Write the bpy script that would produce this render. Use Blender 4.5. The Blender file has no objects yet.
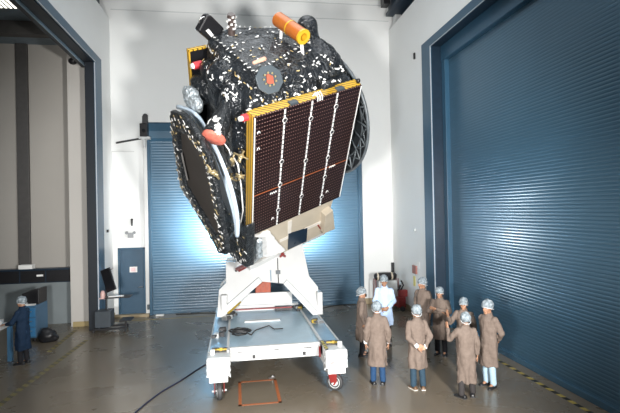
import bpy, bmesh, math, random
import numpy as np
from mathutils import Vector, Matrix, noise
from mathutils.bvhtree import BVHTree

random.seed(7)
SC = bpy.context.scene
COL = SC.collection
PI = math.pi

# ------------------------------------------------------------------ camera
F, YAW, PITCH, ROLL = 470.0, 0.15536723, -0.00548342, 0.01992619
CAM = np.array([0.0, 0.0, 3.7])
cy_, sy_ = math.cos(YAW), math.sin(YAW)
fw = np.array([sy_, cy_, 0.0]); rt = np.array([cy_, -sy_, 0.0]); dn = np.array([0, 0, -1.0])
cp_, sp_ = math.cos(PITCH), math.sin(PITCH)
fw, dn = cp_ * fw + sp_ * dn, cp_ * dn - sp_ * fw
cr_, sr_ = math.cos(ROLL), math.sin(ROLL)
rt, dn = cr_ * rt + sr_ * dn, -sr_ * rt + cr_ * dn
RC = np.array([rt, dn, fw])
cam_d = bpy.data.cameras.new('camera'); cam = bpy.data.objects.new('camera', cam_d); COL.objects.link(cam)
cam_d.sensor_width = 36.0; cam_d.lens = F * 36.0 / 620.0; cam_d.clip_end = 200
m = Matrix(((rt[0], -dn[0], -fw[0], 0), (rt[1], -dn[1], -fw[1], 0), (rt[2], -dn[2], -fw[2], 3.7), (0, 0, 0, 1)))
cam.matrix_world = m
SC.camera = cam

# ------------------------------------------------------------------ world, lights, exposure
SC.view_settings.view_transform = 'Standard'
SC.view_settings.look = 'None'
SC.view_settings.gamma = 1.0
SC.view_settings.use_curve_mapping = False
SC.view_settings.exposure = 0.0
W = bpy.data.worlds.new('world'); SC.world = W; W.use_nodes = True
W.node_tree.nodes['Background'].inputs[0].default_value = (0.6, 0.7, 0.8, 1)
W.node_tree.nodes['Background'].inputs[1].default_value = 0.05

def area(name, loc, target, sx, sy, power, col=(1, 1, 1), spread=PI):
    d = bpy.data.lights.new(name, 'AREA'); d.shape = 'RECTANGLE'; d.size = sx; d.size_y = sy
    d.energy = power; d.color = col; d.spread = spread
    o = bpy.data.objects.new(name, d); COL.objects.link(o); o.location = loc
    o.rotation_euler = (Vector(target) - Vector(loc)).to_track_quat('-Z', 'Y').to_euler()
    return o
def spot(name, loc, target, power, ang, blend, radius, col=(1, 1, 1)):
    d = bpy.data.lights.new(name, 'SPOT'); d.energy = power; d.spot_size = ang; d.spot_blend = blend
    d.shadow_soft_size = radius; d.color = col
    o = bpy.data.objects.new(name, d); COL.objects.link(o); o.location = loc
    o.rotation_euler = (Vector(target) - Vector(loc)).to_track_quat('-Z', 'Y').to_euler()
    return o
spot('strobe_light', (-1.9, 0.4, 3.1), (2.0, 17, 3.6), 5500, math.radians(74), 0.6, 0.42, (1.0, 0.985, 0.96))
spot('strobe_light.001', (3.4, 0.4, 3.4), (1.4, 17, 3.2), 6500, math.radians(74), 0.6, 0.42, (1.0, 0.985, 0.96))
area('overhead_fill_light', (1.0, 8.0, 12.3), (1.0, 8.0, 0), 5.0, 9.0, 520, (0.93, 0.97, 1.0))  # soft overhead fill, added to lift the hall; no such lamp is seen
for i_, (x_, z_, e_) in enumerate(((-.25, 2.80, 2300), (2.15, 2.85, 1400))):   # backlights standing behind the satellite, aimed at the rear door
    spot('back_light', (x_, 16.55, z_), (x_ + (-.5, .4)[i_], 17.7, z_ + .25), e_, math.radians(128), 1.0, .14, (1.0, .98, .95))
spot('back_light', (2.5, 16.5, 2.45), (6.5, 10.75, 2.95), 330, math.radians(34), 1.0, .10, (1.0, .98, .95))
area('side_bay_light', (-8.5, 11.5, 9.0), (-8.5, 11.5, 0), 2.0, 4.0, 60, (0.9, 0.95, 1.0))

# ------------------------------------------------------------------ pixel -> point on a plane at a real depth
def ray(px, py):
    d = np.array([(px - 310) / F, (py - 206.5) / F, 1.0])
    return d @ RC
def at(px, py, axis, val):
    d = ray(px, py); t = (val - CAM[axis]) / d[axis]
    return Vector(CAM + d * t)

# ------------------------------------------------------------------ materials
def mat(name, col, rough=0.5, metal=0.0, var=0.0, vscale=6.0, bump=0.0, bscale=20.0, coat=0.0, spec=0.5, kind='noise', dist=0.05, rvar=0.0):
    M = bpy.data.materials.new(name); M.use_nodes = True
    nt = M.node_tree; N = nt.nodes; b = N['Principled BSDF']
    b.inputs['Base Color'].default_value = (*col, 1); b.inputs['Roughness'].default_value = rough
    b.inputs['Metallic'].default_value = metal; b.inputs['Coat Weight'].default_value = coat
    b.inputs['Specular IOR Level'].default_value = spec
    tc = N.new('ShaderNodeTexCoord')
    if var > 0 or rvar > 0:
        n = N.new('ShaderNodeTexNoise'); n.inputs['Scale'].default_value = vscale; n.inputs['Detail'].default_value = 6
        nt.links.new(tc.outputs['Object'], n.inputs['Vector'])
        if var > 0:
            r = N.new('ShaderNodeMapRange'); r.inputs[1].default_value = 0.3; r.inputs[2].default_value = 0.7
            r.inputs[3].default_value = 1 - var; r.inputs[4].default_value = 1 + var
            nt.links.new(n.outputs[0], r.inputs[0])
            mx = N.new('ShaderNodeVectorMath'); mx.operation = 'SCALE'; mx.inputs[0].default_value = col
            nt.links.new(r.outputs[0], mx.inputs['Scale']); nt.links.new(mx.outputs[0], b.inputs['Base Color'])
        if rvar > 0:
            r2 = N.new('ShaderNodeMapRange'); r2.inputs[1].default_value = 0.3; r2.inputs[2].default_value = 0.7
            r2.inputs[3].default_value = max(0.02, rough - rvar); r2.inputs[4].default_value = rough + rvar
            nt.links.new(n.outputs[0], r2.inputs[0]); nt.links.new(r2.outputs[0], b.inputs['Roughness'])
    if bump > 0:
        if kind == 'crumple':
            t = N.new('ShaderNodeTexVoronoi'); t.feature = 'F1'; t.inputs['Scale'].default_value = bscale
            n2 = N.new('ShaderNodeTexNoise'); n2.inputs['Scale'].default_value = bscale * .7; n2.inputs['Detail'].default_value = 3
            nt.links.new(tc.outputs['Object'], n2.inputs['Vector'])
            ad = N.new('ShaderNodeVectorMath'); ad.operation = 'MULTIPLY_ADD'
            nt.links.new(n2.outputs['Color'], ad.inputs[0]); ad.inputs[1].default_value = (.25, .25, .25)
            nt.links.new(tc.outputs['Object'], ad.inputs[2]); nt.links.new(ad.outputs[0], t.inputs['Vector'])
            out = t.outputs['Distance']
        elif kind == 'fold':
            t0 = N.new('ShaderNodeTexNoise'); t0.inputs['Scale'].default_value = bscale; t0.inputs['Detail'].default_value = 2.5; t0.inputs['Distortion'].default_value = 1.2
            nt.links.new(tc.outputs['Object'], t0.inputs['Vector'])
            s1 = N.new('ShaderNodeMath'); s1.operation = 'SUBTRACT'; s1.inputs[1].default_value = .5; nt.links.new(t0.outputs[0], s1.inputs[0])
            s2 = N.new('ShaderNodeMath'); s2.operation = 'ABSOLUTE'; nt.links.new(s1.outputs[0], s2.inputs[0])
            s3 = N.new('ShaderNodeMath'); s3.operation = 'MULTIPLY'; s3.inputs[1].default_value = -2.0; nt.links.new(s2.outputs[0], s3.inputs[0]); out = s3.outputs[0]
        else:
            t = N.new('ShaderNodeTexNoise'); t.inputs['Scale'].default_value = bscale; t.inputs['Detail'].default_value = 5
            nt.links.new(tc.outputs['Object'], t.inputs['Vector']); out = t.outputs[0]
        bp = N.new('ShaderNodeBump'); bp.inputs['Strength'].default_value = bump; bp.inputs['Distance'].default_value = dist
        nt.links.new(out, bp.inputs['Height']); nt.links.new(bp.outputs[0], b.inputs['Normal'])
    return M
def emit(name, col, s):
    M = bpy.data.materials.new(name); M.use_nodes = True; b = M.node_tree.nodes['Principled BSDF']
    b.inputs['Base Color'].default_value = (*col, 1); b.inputs['Emission Color'].default_value = (*col, 1); b.inputs['Emission Strength'].default_value = s
    return M
def stripes(name, c1, c2, scale, vec, rough=0.5, duty=0.5):
    """bands of two colours along the direction vec, in object coordinates"""
    M = bpy.data.materials.new(name); M.use_nodes = True; nt = M.node_tree; N = nt.nodes; b = N['Principled BSDF']
    tc = N.new('ShaderNodeTexCoord'); dt = N.new('ShaderNodeVectorMath'); dt.operation = 'DOT_PRODUCT'
    dt.inputs[1].default_value = [v * scale for v in vec]; nt.links.new(tc.outputs['Object'], dt.inputs[0])
    fr = N.new('ShaderNodeMath'); fr.operation = 'FRACT'; nt.links.new(dt.outputs['Value'], fr.inputs[0])
    gt = N.new('ShaderNodeMath'); gt.operation = 'GREATER_THAN'; gt.inputs[1].default_value = duty; nt.links.new(fr.outputs[0], gt.inputs[0])
    mx = N.new('ShaderNodeMix'); mx.data_type = 'RGBA'; mx.inputs[6].default_value = (*c1, 1); mx.inputs[7].default_value = (*c2, 1)
    nt.links.new(gt.outputs[0], mx.inputs[0]); nt.links.new(mx.outputs[2], b.inputs['Base Color']); b.inputs['Roughness'].default_value = rough
    return M
def cells(name):
    """solar cells: near-black brown cells with rows of pale dots"""
    M = bpy.data.materials.new(name); M.use_nodes = True; nt = M.node_tree; N = nt.nodes; b = N['Principled BSDF']
    tc = N.new('ShaderNodeTexCoord'); sp = N.new('ShaderNodeSeparateXYZ'); nt.links.new(tc.outputs['Object'], sp.inputs[0])
    def frac(o, s):
        a = N.new('ShaderNodeMath'); a.operation = 'MULTIPLY'; a.inputs[1].default_value = s; nt.links.new(o, a.inputs[0])
        f = N.new('ShaderNodeMath'); f.operation = 'FRACT'; nt.links.new(a.outputs[0], f.inputs[0]); return f.outputs[0]
    def lt(o, v):
        a = N.new('ShaderNodeMath'); a.operation = 'LESS_THAN'; a.inputs[1].default_value = v; nt.links.new(o, a.inputs[0]); return a.outputs[0]
    def mul(p, q):
        a = N.new('ShaderNodeMath'); a.operation = 'MULTIPLY'; nt.links.new(p, a.inputs[0]); nt.links.new(q, a.inputs[1]); return a.outputs[0]
    dx = lt(frac(sp.outputs[0], 1 / .062), .30); dy = lt(frac(sp.outputs[1], 1 / .092), .20)
    dot = mul(dx, dy)
    m1 = N.new('ShaderNodeMix'); m1.data_type = 'RGBA'; m1.inputs[6].default_value = (.0075, .0028, .0038, 1); m1.inputs[7].default_value = (.030, .010, .010, 1)
    nt.links.new(dy, m1.inputs[0])
    m2 = N.new('ShaderNodeMix'); m2.data_type = 'RGBA'; m2.inputs[7].default_value = (.34, .22, .19, 1)
    nt.links.new(m1.outputs[2], m2.inputs[6]); nt.links.new(dot, m2.inputs[0]); nt.links.new(m2.outputs[2], b.inputs['Base Color'])
    b.inputs['Roughness'].default_value = .3; b.inputs['Specular IOR Level'].default_value = .35
    return M

wall_m = mat('white wall panel', (.74, .75, .74), .55, var=.02, vscale=.6, bump=.02, bscale=30)
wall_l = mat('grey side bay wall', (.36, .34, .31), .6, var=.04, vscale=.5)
wall_p = mat('pale pillar paint', (.47, .45, .42), .55, var=.03, vscale=.6)
wall_dk = mat('dark column paint', (.065, .062, .06), .6, var=.1)
wall_lo = mat('grey green lower panel', (.20, .23, .24), .45, var=.06, vscale=1.5)
ceil_m = mat('ceiling paint', (.40, .42, .43), .8, var=.05)
floor_m = mat('polished epoxy floor', (.148, .121, .088), .29, var=.10, vscale=.8, coat=.15, rvar=.06, bump=.012, bscale=1.6, dist=.02)
blue_m = mat('blue steel paint', (.026, .080, .135), .38, var=.06, vscale=2)
door_m = mat('blue roller slats', (.042, .112, .180), .34, spec=1.0, metal=.1, var=.05, vscale=.5)
door_r = mat('blue roller slats side', (.050, .112, .168), .24, metal=.2, var=.05, vscale=.5)
doorp_m = mat('blue door paint', (.035, .080, .130), .4, var=.05)
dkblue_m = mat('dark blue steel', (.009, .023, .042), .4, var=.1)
trim_m = mat('bright edge strip', (.55, .58, .62), .3, metal=.3, var=.03)
white_m = mat('white steel paint', (.56, .565, .56), .42, var=.03, vscale=3)
greyw_m = mat('light grey paint', (.55, .57, .57), .45, var=.04, vscale=3)
deck_m = mat('blue grey deck plate', (.38, .53, .63), .34, metal=.25, var=.06, vscale=4, bump=.3, bscale=45, dist=.01)
rail_m = mat('grey blue rail plate', (.26, .37, .46), .36, metal=.35, var=.08, vscale=5)
red_m = mat('red paint', (.21, .017, .016), .45, var=.08)
black_m = mat('black plastic', (.010, .010, .012), .4, var=.1)
rubber_m = mat('dark rubber', (.035, .035, .037), .6, var=.1)
steel_m = mat('brushed steel', (.55, .55, .55), .32, metal=.9, var=.05)
orange_m = mat('orange film', (.44, .125, .02), .38, var=.08, vscale=9)
yellow_m = mat('yellow film', (.66, .38, .025), .35, var=.05)
orange_t = mat('orange floor tape', (.32, .095, .032), .5, var=.12, vscale=14)
brick_m = mat('orange red block', (.32, .065, .03), .55, var=.2, vscale=9)
mli_m = mat('black insulation foil', (.014, .017, .021), .30, var=.25, vscale=3, bump=.8, bscale=4.5, kind='fold', dist=.10, coat=.2)
mli2_m = mat('black insulation foil fine', (.014, .017, .020), .34, var=.25, vscale=5, bump=.7, bscale=14, kind='crumple', dist=.05, coat=.2)
tab_m = mat('white tie tabs', (.82, .82, .80), .5, var=.05)
tabg_m = mat('gold tie tabs', (.62, .47, .22), .35, metal=.4, var=.1)
grey_m = mat('grey sensor plate', (.050, .066, .078), .4, var=.06)
dish_m = mat('dark reflector shell', (.060, .053, .048), .42, var=.1, vscale=1.2)
carb_m = mat('carbon rib', (.030, .034, .038), .35, var=.15)
rimb_m = mat('pale blue white rim film', (.66, .78, .90), .35, var=.06)
gold_m = mat('gold fittings', (.42, .34, .19), .35, metal=.5, var=.15)
cell_m = cells('solar cell surface')
edge_m = stripes('gold striped edge', (.66, .40, .035), (.10, .055, .01), 1 / .085, (0.75, 0, 0.66), .35, .72)
edgv_m = stripes('gold layered edge', (.55, .33, .04), (.14, .08, .015), 1 / .095, (0, 0, 1), .35, .75)
tan_m = mat('tan honeycomb panel', (.48, .42, .33), .42, var=.05, vscale=3)
tanw_m = mat('pale panel tape', (.66, .62, .56), .4, var=.05)
sheet_m = mat('white protective sheet', (.86, .85, .83), .5, var=.03, bump=.4, bscale=5)
silver_m = mat('silver grey wrap', (.45, .50, .53), .28, metal=.35, var=.2, vscale=8, bump=.8, bscale=9, kind='crumple', dist=.06)
pink_m = mat('red fabric cover', (.66, .17, .12), .6, var=.2, vscale=15)
rose_m = mat('crimson cover', (.52, .04, .05), .5, var=.1)
taupe_m = mat('taupe coat cloth', (.165, .127, .105), .8, var=.10, vscale=18, bump=.15, bscale=60, spec=.2)
lab_m = mat('pale blue white coat cloth', (.50, .64, .86), .75, var=.04, vscale=10, bump=.1, bscale=50, spec=.2)
navy_m = mat('navy coat cloth', (.009, .023, .050), .8, var=.1, vscale=12, spec=.2)
jean_m = mat('blue denim', (.018, .052, .120), .8, var=.12, vscale=25, spec=.2)
jeand_m = mat('grey blue denim', (.026, .052, .078), .8, var=.12, vscale=25, spec=.2)
jeanl_m = mat('light blue denim', (.36, .50, .60), .8, var=.08, vscale=25, spec=.2)
trou_m = mat('black trousers cloth', (.016, .016, .019), .8, var=.1, spec=.2)
troug_m = mat('charcoal trousers cloth', (.040, .036, .036), .8, var=.1, spec=.2)
skin_m = mat('skin', (.36, .19, .115), .5, var=.06, vscale=12)
hair_m = mat('dark hair', (.016, .014, .013), .5, var=.3, vscale=40)
hairg_m = mat('greying hair', (.09, .09, .09), .5, var=.3, vscale=40)
shoe_m = mat('black leather', (.012, .012, .013), .35, var=.1)
tanshoe_m = mat('tan leather', (.12, .065, .032), .45, var=.1)
sole_m = mat('pale sole', (.55, .53, .48), .6, var=.1)
eye_m = mat('eye dark', (.03, .02, .02), .2)
cuff_m = mat('white elastic cuff', (.80, .80, .80), .6, var=.04)
paper_m = mat('white paper', (.80, .80, .78), .6, var=.03)
glass_m = mat('dark screen glass', (.015, .017, .02), .15)
blucab_m = mat('blue cabinet paint', (.055, .15, .26), .4, var=.05)
blucabl_m = mat('bright blue drawer paint', (.05, .20, .40), .35, var=.05)
yel_m = mat('yellow paint', (.38, .26, .03), .5, var=.15, vscale=10)
cable_m = mat('black cable', (.012, .012, .013), .45)
cablb_m = mat('blue black cable', (.016, .02, .045), .45)
haz_m = stripes('yellow black hazard tape', (.34, .26, .06), (.012, .012, .012), 1 / .30, (0.3, .95, 0), .5, .5)
haz2_m = stripes('worn hazard tape', (.20, .165, .06), (.085, .072, .05), 1 / .22, (0.5, .85, 0), .55, .55)
lamp_m = emit('lamp louvre glow', (1.0, .97, .85), 3.0)

def cap_material():
    """hair net: pale blue-white film over dark hair, blotchy"""
    M = bpy.data.materials.new('bouffant cap film'); M.use_nodes = True; nt = M.node_tree; N = nt.nodes; b = N['Principled BSDF']
    tc = N.new('ShaderNodeTexCoord'); n = N.new('ShaderNodeTexNoise'); n.inputs['Scale'].default_value = 19; n.inputs['Detail'].default_value = 5
    nt.links.new(tc.outputs['Object'], n.inputs['Vector'])
    r = N.new('ShaderNodeValToRGB'); r.color_ramp.elements[0].position = .40; r.color_ramp.elements[0].color = (.15, .18, .20, 1)
    r.color_ramp.elements[1].position = .70; r.color_ramp.elements[1].color = (.37, .42, .45, 1)
    nt.links.new(n.outputs[0], r.inputs[0]); nt.links.new(r.outputs[0], b.inputs['Base Color'])
    b.inputs['Roughness'].default_value = .8; b.inputs['Specular IOR Level'].default_value = .2
    return M
cap_m = cap_material()
band_m = mat('white cap band', (.55, .57, .58), .7, var=.06, vscale=30)

# ------------------------------------------------------------------ mesh builder
class MB:
    def __init__(s): s.v = []; s.f = []; s.m = []; s.cur = 0
    def add(s, vs, fs):
        o = len(s.v); s.v += [tuple(v) for v in vs]
        for f in fs: s.f.append(tuple(o + i for i in f)); s.m.append(s.cur)
        return s
    def box(s, lo, hi):
        (a, b, c), (d, e, f) = lo, hi
        a, d = min(a, d), max(a, d); b, e = min(b, e), max(b, e); c, f = min(c, f), max(c, f)
        return s.add([(a, b, c), (d, b, c), (d, e, c), (a, e, c), (a, b, f), (d, b, f), (d, e, f), (a, e, f)],
                     [(0, 3, 2, 1), (4, 5, 6, 7), (0, 1, 5, 4), (1, 2, 6, 5), (2, 3, 7, 6), (3, 0, 4, 7)])
    def obox(s, c, ax, half):
        c = Vector(c); X, Y, Z = [Vector(a).normalized() * h for a, h in zip(ax, half)]
        vs = [c + X * i + Y * j + Z * k for k in (-1, 1) for i, j in ((-1, -1), (1, -1), (1, 1), (-1, 1))]
        return s.add(vs, [(0, 3, 2, 1), (4, 5, 6, 7), (0, 1, 5, 4), (1, 2, 6, 5), (2, 3, 7, 6), (3, 0, 4, 7)])
    def prism(s, poly, off):
        """poly: 3-D loop; off: extrusion vector"""
        n = len(poly); off = Vector(off); P = [Vector(p) for p in poly]
        vs = P + [p + off for p in P]
        return s.add(vs, [tuple(range(n))[::-1], tuple(range(n, 2 * n))] + [(i, (i + 1) % n, n + (i + 1) % n, n + i) for i in range(n)])
    def tube(s, pts, r, n=8, closed=False):
        pts = [Vector(p) for p in pts]; N = len(pts); rings = []
        rs = r if isinstance(r, (list, tuple)) else [r] * N
        up = None
        for i, p in enumerate(pts):
            if closed: d = pts[(i + 1) % N] - pts[i - 1]
            else: d = pts[min(i + 1, N - 1)] - pts[max(i - 1, 0)]
            d.normalize()
            if up is None:
                up = Vector((0, 0, 1)) if abs(d.z) < .9 else Vector((1, 0, 0))
            x = d.cross(up)
            if x.length < 1e-4: x = d.orthogonal()
            x.normalize(); y = x.cross(d).normalized(); up = y
            rings.append([p + (x * math.cos(2 * PI * k / n) + y * math.sin(2 * PI * k / n)) * rs[i] for k in range(n)])
        vs = [v for R in rings for v in R]; fs = []
        for i in range(N if closed else N - 1):
            j = (i + 1) % N
            fs += [(i * n + k, i * n + (k + 1) % n, j * n + (k + 1) % n, j * n + k) for k in range(n)]
        if not closed: fs += [tuple(range(n))[::-1], tuple(range((N - 1) * n, N * n))]
        return s.add(vs, fs)
    def cyl(s, p0, p1, r0, r1=None, n=20): return s.tube([p0, p1], [r0, r0 if r1 is None else r1], n)
    def ell(s, c, r, nu=18, nv=12, R=None):
        c = Vector(c); vs = []; fs = []
        for j in range(nv + 1):
            t = PI * j / nv
            for i in range(nu):
                a = 2 * PI * i / nu
                v = Vector((r[0] * math.sin(t) * math.cos(a), r[1] * math.sin(t) * math.sin(a), r[2] * math.cos(t)))
                if R is not None: v = R @ v
                vs.append(c + v)
        for j in range(nv):
            for i in range(nu):
                a, b = j * nu + i, j * nu + (i + 1) % nu
                fs.append((a, a + nu, b + nu, b))
        return s.add(vs, fs)
    def capsule(s, p0, p1, r0, r1, n=14):
        p0, p1 = Vector(p0), Vector(p1)
        d = p1 - p0; L = d.length
        if L < 1e-6: return s.ell(p0, (r0,) * 3)
        d /= L; q = d.to_track_quat('Z', 'Y').to_matrix(); rows = []
        for t in (0.15, .5, .85, 1.2, PI / 2): rows.append((-r0 * math.cos(t), r0 * math.sin(t)))
        for t in (PI / 2, 1.2, .85, .5, .15): rows.append((L + r1 * math.cos(t), r1 * math.sin(t)))
        vs = [p0 + q @ Vector((r * math.cos(2 * PI * k / n), r * math.sin(2 * PI * k / n), z)) for z, r in rows for k in range(n)]
        fs = []
        for i in range(len(rows) - 1): fs += [(i * n + k, i * n + (k + 1) % n, (i + 1) * n + (k + 1) % n, (i + 1) * n + k) for k in range(n)]
        fs += [tuple(range(n))[::-1], tuple(range((len(rows) - 1) * n, len(rows) * n))]
        return s.add(vs, fs)
    def lathe(s, prof, c, axis, n=24):
        c = Vector(c); q = Vector(axis).to_track_quat('Z', 'Y').to_matrix()
        vs = [c + q @ Vector((r * math.cos(2 * PI * k / n), r * math.sin(2 * PI * k / n), z)) for r, z in prof for k in range(n)]
        fs = []
        for i in range(len(prof) - 1): fs += [(i * n + k, i * n + (k + 1) % n, (i + 1) * n + (k + 1) % n, (i + 1) * n + k) for k in range(n)]
        return s.add(vs, fs)
    def mesh(s, name):
        me = bpy.data.meshes.new(name); me.from_pydata(s.v, [], s.f); me.update()
        for p, mi in zip(me.polygons, s.m): p.material_index = mi
        bm = bmesh.new(); bm.from_mesh(me); bmesh.ops.recalc_face_normals(bm, faces=bm.faces); bm.to_mesh(me); bm.free()
        return me
    def build(s, name, mats, parent=None, smooth=False, bevel=0.0, label=None, kind=None, loc=None):
        me = s.mesh(name); mats = mats if isinstance(mats, (list, tuple)) else [mats]
        for x in mats: me.materials.append(x)
        o = bpy.data.objects.new(name, me); COL.objects.link(o)
        if parent is not None: o.parent = parent
        if loc is not None: o.location = loc
        if smooth:
            for p in me.polygons: p.use_smooth = True
            if smooth == 'auto': me.set_sharp_from_angle(angle=math.radians(40))
        if bevel > 0:
            b = o.modifiers.new('bevel', 'BEVEL'); b.width = bevel; b.segments = 2; b.limit_method = 'ANGLE'; b.angle_limit = math.radians(40)
        if label: o['label'] = label
        if kind: o['kind'] = kind
        return o
def remesh(mb, name, vox, smooth_it=4, fac=.5):
    """one continuous closed surface around everything in the builder"""
    me = mb.mesh(name + '_raw'); o = bpy.data.objects.new('tmp', me); COL.objects.link(o)
    r = o.modifiers.new('r', 'REMESH'); r.mode = 'VOXEL'; r.voxel_size = vox
    if smooth_it:
        q = o.modifiers.new('s', 'SMOOTH'); q.iterations = smooth_it; q.factor = fac
    dg = bpy.context.evaluated_depsgraph_get(); dg.update()
    out = bpy.data.meshes.new_from_object(o.evaluated_get(dg)); out.name = name
    bpy.data.objects.remove(o); bpy.data.meshes.remove(me)
    return out
def put(me, name, mats, parent=None, smooth=True, label=None, loc=None):
    for x in (mats if isinstance(mats, (list, tuple)) else [mats]): me.materials.append(x)
    o = bpy.data.objects.new(name, me); COL.objects.link(o)
    if parent is not None: o.parent = parent
    if loc is not None: o.location = loc
    if smooth:
        for p in me.polygons: p.use_smooth = True
    if label: o['label'] = label
    return o
def tag(o, label, cat, group=None):
    o['label'] = label; o['category'] = cat
    if group: o['group'] = group
    return o
def empty(name, loc, rz=0.0):
    o = bpy.data.objects.new(name, None); COL.objects.link(o); o.location = loc; o.rotation_euler = (0, 0, rz)
    o.empty_display_size = .2
    return o
def thing(name, label, cat, loc, rz=0.0, group=None): return tag(empty(name, loc, rz), label, cat, group)
def struct(mb, name, mats, **k):
    o = mb.build(name, mats, **k); o['kind'] = 'structure'; return o

# ================================================================== SETTING
XL, XR, YB, ZT = -4.35, 6.0, 17.6, 10.6
b = MB(); b.box((-14, -5, -.2), (7.2, 18.6, 0)); struct(b, 'floor', floor_m)
b = MB(); b.box((-5.6, -5, 13), (7.4, 18.6, 13.2)); struct(b, 'ceiling', ceil_m)
# back wall: around the roller door and the personnel door
DX0, DX1, DZ = -3.12, 4.72, 6.95
PX0, PX1, PZ = -4.20, -3.27, 2.45
b = MB()
b.box((-5.6, YB, DZ), (7.4, YB + .4, 13))
b.box((DX1, YB, 0), (7.4, YB + .4, DZ))
b.box((PX1, YB, 0), (DX0, YB + .4, DZ)); b.box((PX0, YB, PZ), (PX1, YB + .4, DZ)); b.box((-4.36, YB, 0), (PX0, YB + .4, DZ))
b.box((-5.6, YB, 0), (-4.36, YB + .4, DZ))
struct(b, 'wall_back', wall_m)
b = MB()
for z in (10.95, 11.55): b.box((-4.3, YB - .012, z), (6.0, YB, z + .03))
struct(b, 'trim_1', greyw_m)
# roller doors: curved slats, one mesh per door
def roller(name, x0, x1, z0, z1, pitch, depth, mats, M=None):
    mb = MB(); n = int(round((z1 - z0) / pitch)); pr = [(0.0, 0.0), (.12, .75), (.35, 1.0), (.65, 1.0), (.88, .75), (.97, 0.0)]
    prof = [(z0 + (i + t) * pitch, d * depth) for i in range(n) for t, d in pr] + [(z0 + n * pitch, 0)]
    vs = []
    for z, d in prof: vs += [(x0, -d, z), (x1, -d, z)]
    fs = [(2 * i, 2 * i + 1, 2 * i + 3, 2 * i + 2) for i in range(len(prof) - 1)]
    mb.add(vs, fs)
    return mb
r = roller('d', DX0 - .05, DX1 + .05, .12, 6.3, .10, .009, door_m)
r.v = [(x, y + YB + .16, z) for x, y, z in r.v]
d1 = struct(r, 'door_1', [door_m, blue_m], smooth='auto')
b = MB(); b.box((DX0 - .05, YB + .08, .0), (DX1 + .05, YB + .2, .14)); b.build('bottom_bar', door_m, d1, bevel=.01)
b = MB(); b.prism([(DX0 - .05, YB + .10, DZ), (DX0 - .05, YB - .06, 6.62), (DX0 - .05, YB - .06, 6.36), (DX0 - .05, YB + .1, 6.27), (DX0 - .05, YB + .3, 6.27), (DX0 - .05, YB + .3, DZ)], (DX1 - DX0 + .1, 0, 0))
b.build('roller_housing', door_m, d1)
b = MB()
b.box((DX0 - .02, YB - .02, 0), (DX0 + .08, YB + .12, 6.3)); b.box((DX1 - .06, YB - .02, 0), (DX1 + .09, YB + .12, 6.3)); b.build('guide_rail', blue_m, d1, bevel=.008)
b = MB(); b.box((PX1 + .01, YB - .06, 0), (DX0 - .02, YB, 6.3)); struct(b, 'trim_2', white_m, bevel=.006)
# personnel door
b = MB(); b.box((PX0 + .05, YB + .1, 0.02), (PX1 - .05, YB + .15, PZ - .05)); d3 = struct(b, 'door_3', doorp_m, bevel=.004)
b = MB(); b.box((PX0, YB - .02, 0), (PX0 + .06, YB + .12, PZ)); b.box((PX1 - .06, YB - .02, 0), (PX1, YB + .12, PZ)); b.box((PX0, YB - .02, PZ - .06), (PX1, YB + .12, PZ)); b.build('door_frame', blue_m, d3, bevel=.005)
b = MB(); b.cyl((PX1 - .14, YB + .1, 1.02), (PX1 - .14, YB + .03, 1.02), .018); b.capsule((PX1 - .14, YB + .035, 1.02), (PX1 - .25, YB + .035, 1.02), .014, .012); b.build('door_handle', steel_m, d3, smooth=True)
# left wall: opening into the side bay
OZ, OY = 8.55, 15.75
b = MB(); b.box((XL - .35, 16.4, 0), (XL, YB + .02, ZT)); b.box((XL - .6, -5, 8.78), (XL, 16.4, ZT)); struct(b, 'wall_left', wall_m)
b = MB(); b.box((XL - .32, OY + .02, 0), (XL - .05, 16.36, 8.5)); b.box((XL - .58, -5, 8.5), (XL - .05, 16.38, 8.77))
fl = struct(b, 'door_4', mat('near black reveal', (.005, .009, .015), .5, var=.1))  # jamb and header reveal, one even near-black colour
b = MB(); b.box((XL - .04, OY, 0), (XL + .02, 16.4, OZ - .03)); b.box((XL - .04, -5, OZ - .03), (XL + .02, 16.4, 8.78)); b.build('door_frame', blue_m, fl)
b = MB(); b.box((XL - .02, OY - .022, 0), (XL + .01, OY - .001, OZ - .06)); b.box((XL - .0, -5, OZ - .045), (XL + .025, OY - .001, OZ - .031)); b.build('edge_strip', trim_m, fl)
b = MB(); b.box((XL - .40, -5, 8.44), (XL - .36, 16.3, 8.5)); b.build('door_track', rail_m, fl)
# right wall: big roller door in a deep frame
b = MB(); b.box((XR, 14.35, 0), (XR + .9, YB + .02, ZT)); b.box((XR, -5, 8.88), (XR + .9, 14.35, ZT)); b.box((XR, -5, 0), (XR + .9, -2.0, 8.88)); struct(b, 'wall_right', wall_m)
r = roller('d2', -2.0, 14.0, .10, 8.30, .075, .0045, door_r)
r.v = [(XR + .5 + y, x, z) for x, y, z in r.v]
d2 = struct(r, 'door_2', [door_r], smooth='auto')
b = MB(); b.box((XR - .02, 13.72, 0), (XR + .04, 14.36, 8.66)); b.box((XR - .02, -2, 8.66), (XR + .04, 14.36, 8.9)); b.build('door_frame', blue_m, d2)
b = MB(); b.box((XR - .018, 13.70, 0), (XR + .008, 13.719, 8.64)); b.box((XR - .018, -2, 8.645), (XR + .008, 13.719, 8.659)); b.build('edge_strip', trim_m, d2)
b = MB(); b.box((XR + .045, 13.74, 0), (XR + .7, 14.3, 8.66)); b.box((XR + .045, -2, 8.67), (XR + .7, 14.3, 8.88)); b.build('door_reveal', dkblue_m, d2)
b = MB(); b.box((XR + .36, 13.50, 0), (XR + .52, 13.73, 8.2)); b.box((XR + .34, -2, 8.2), (XR + .62, 13.73, 8.66)); b.build('guide_rail', blue_m, d2, bevel=.01)
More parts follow.
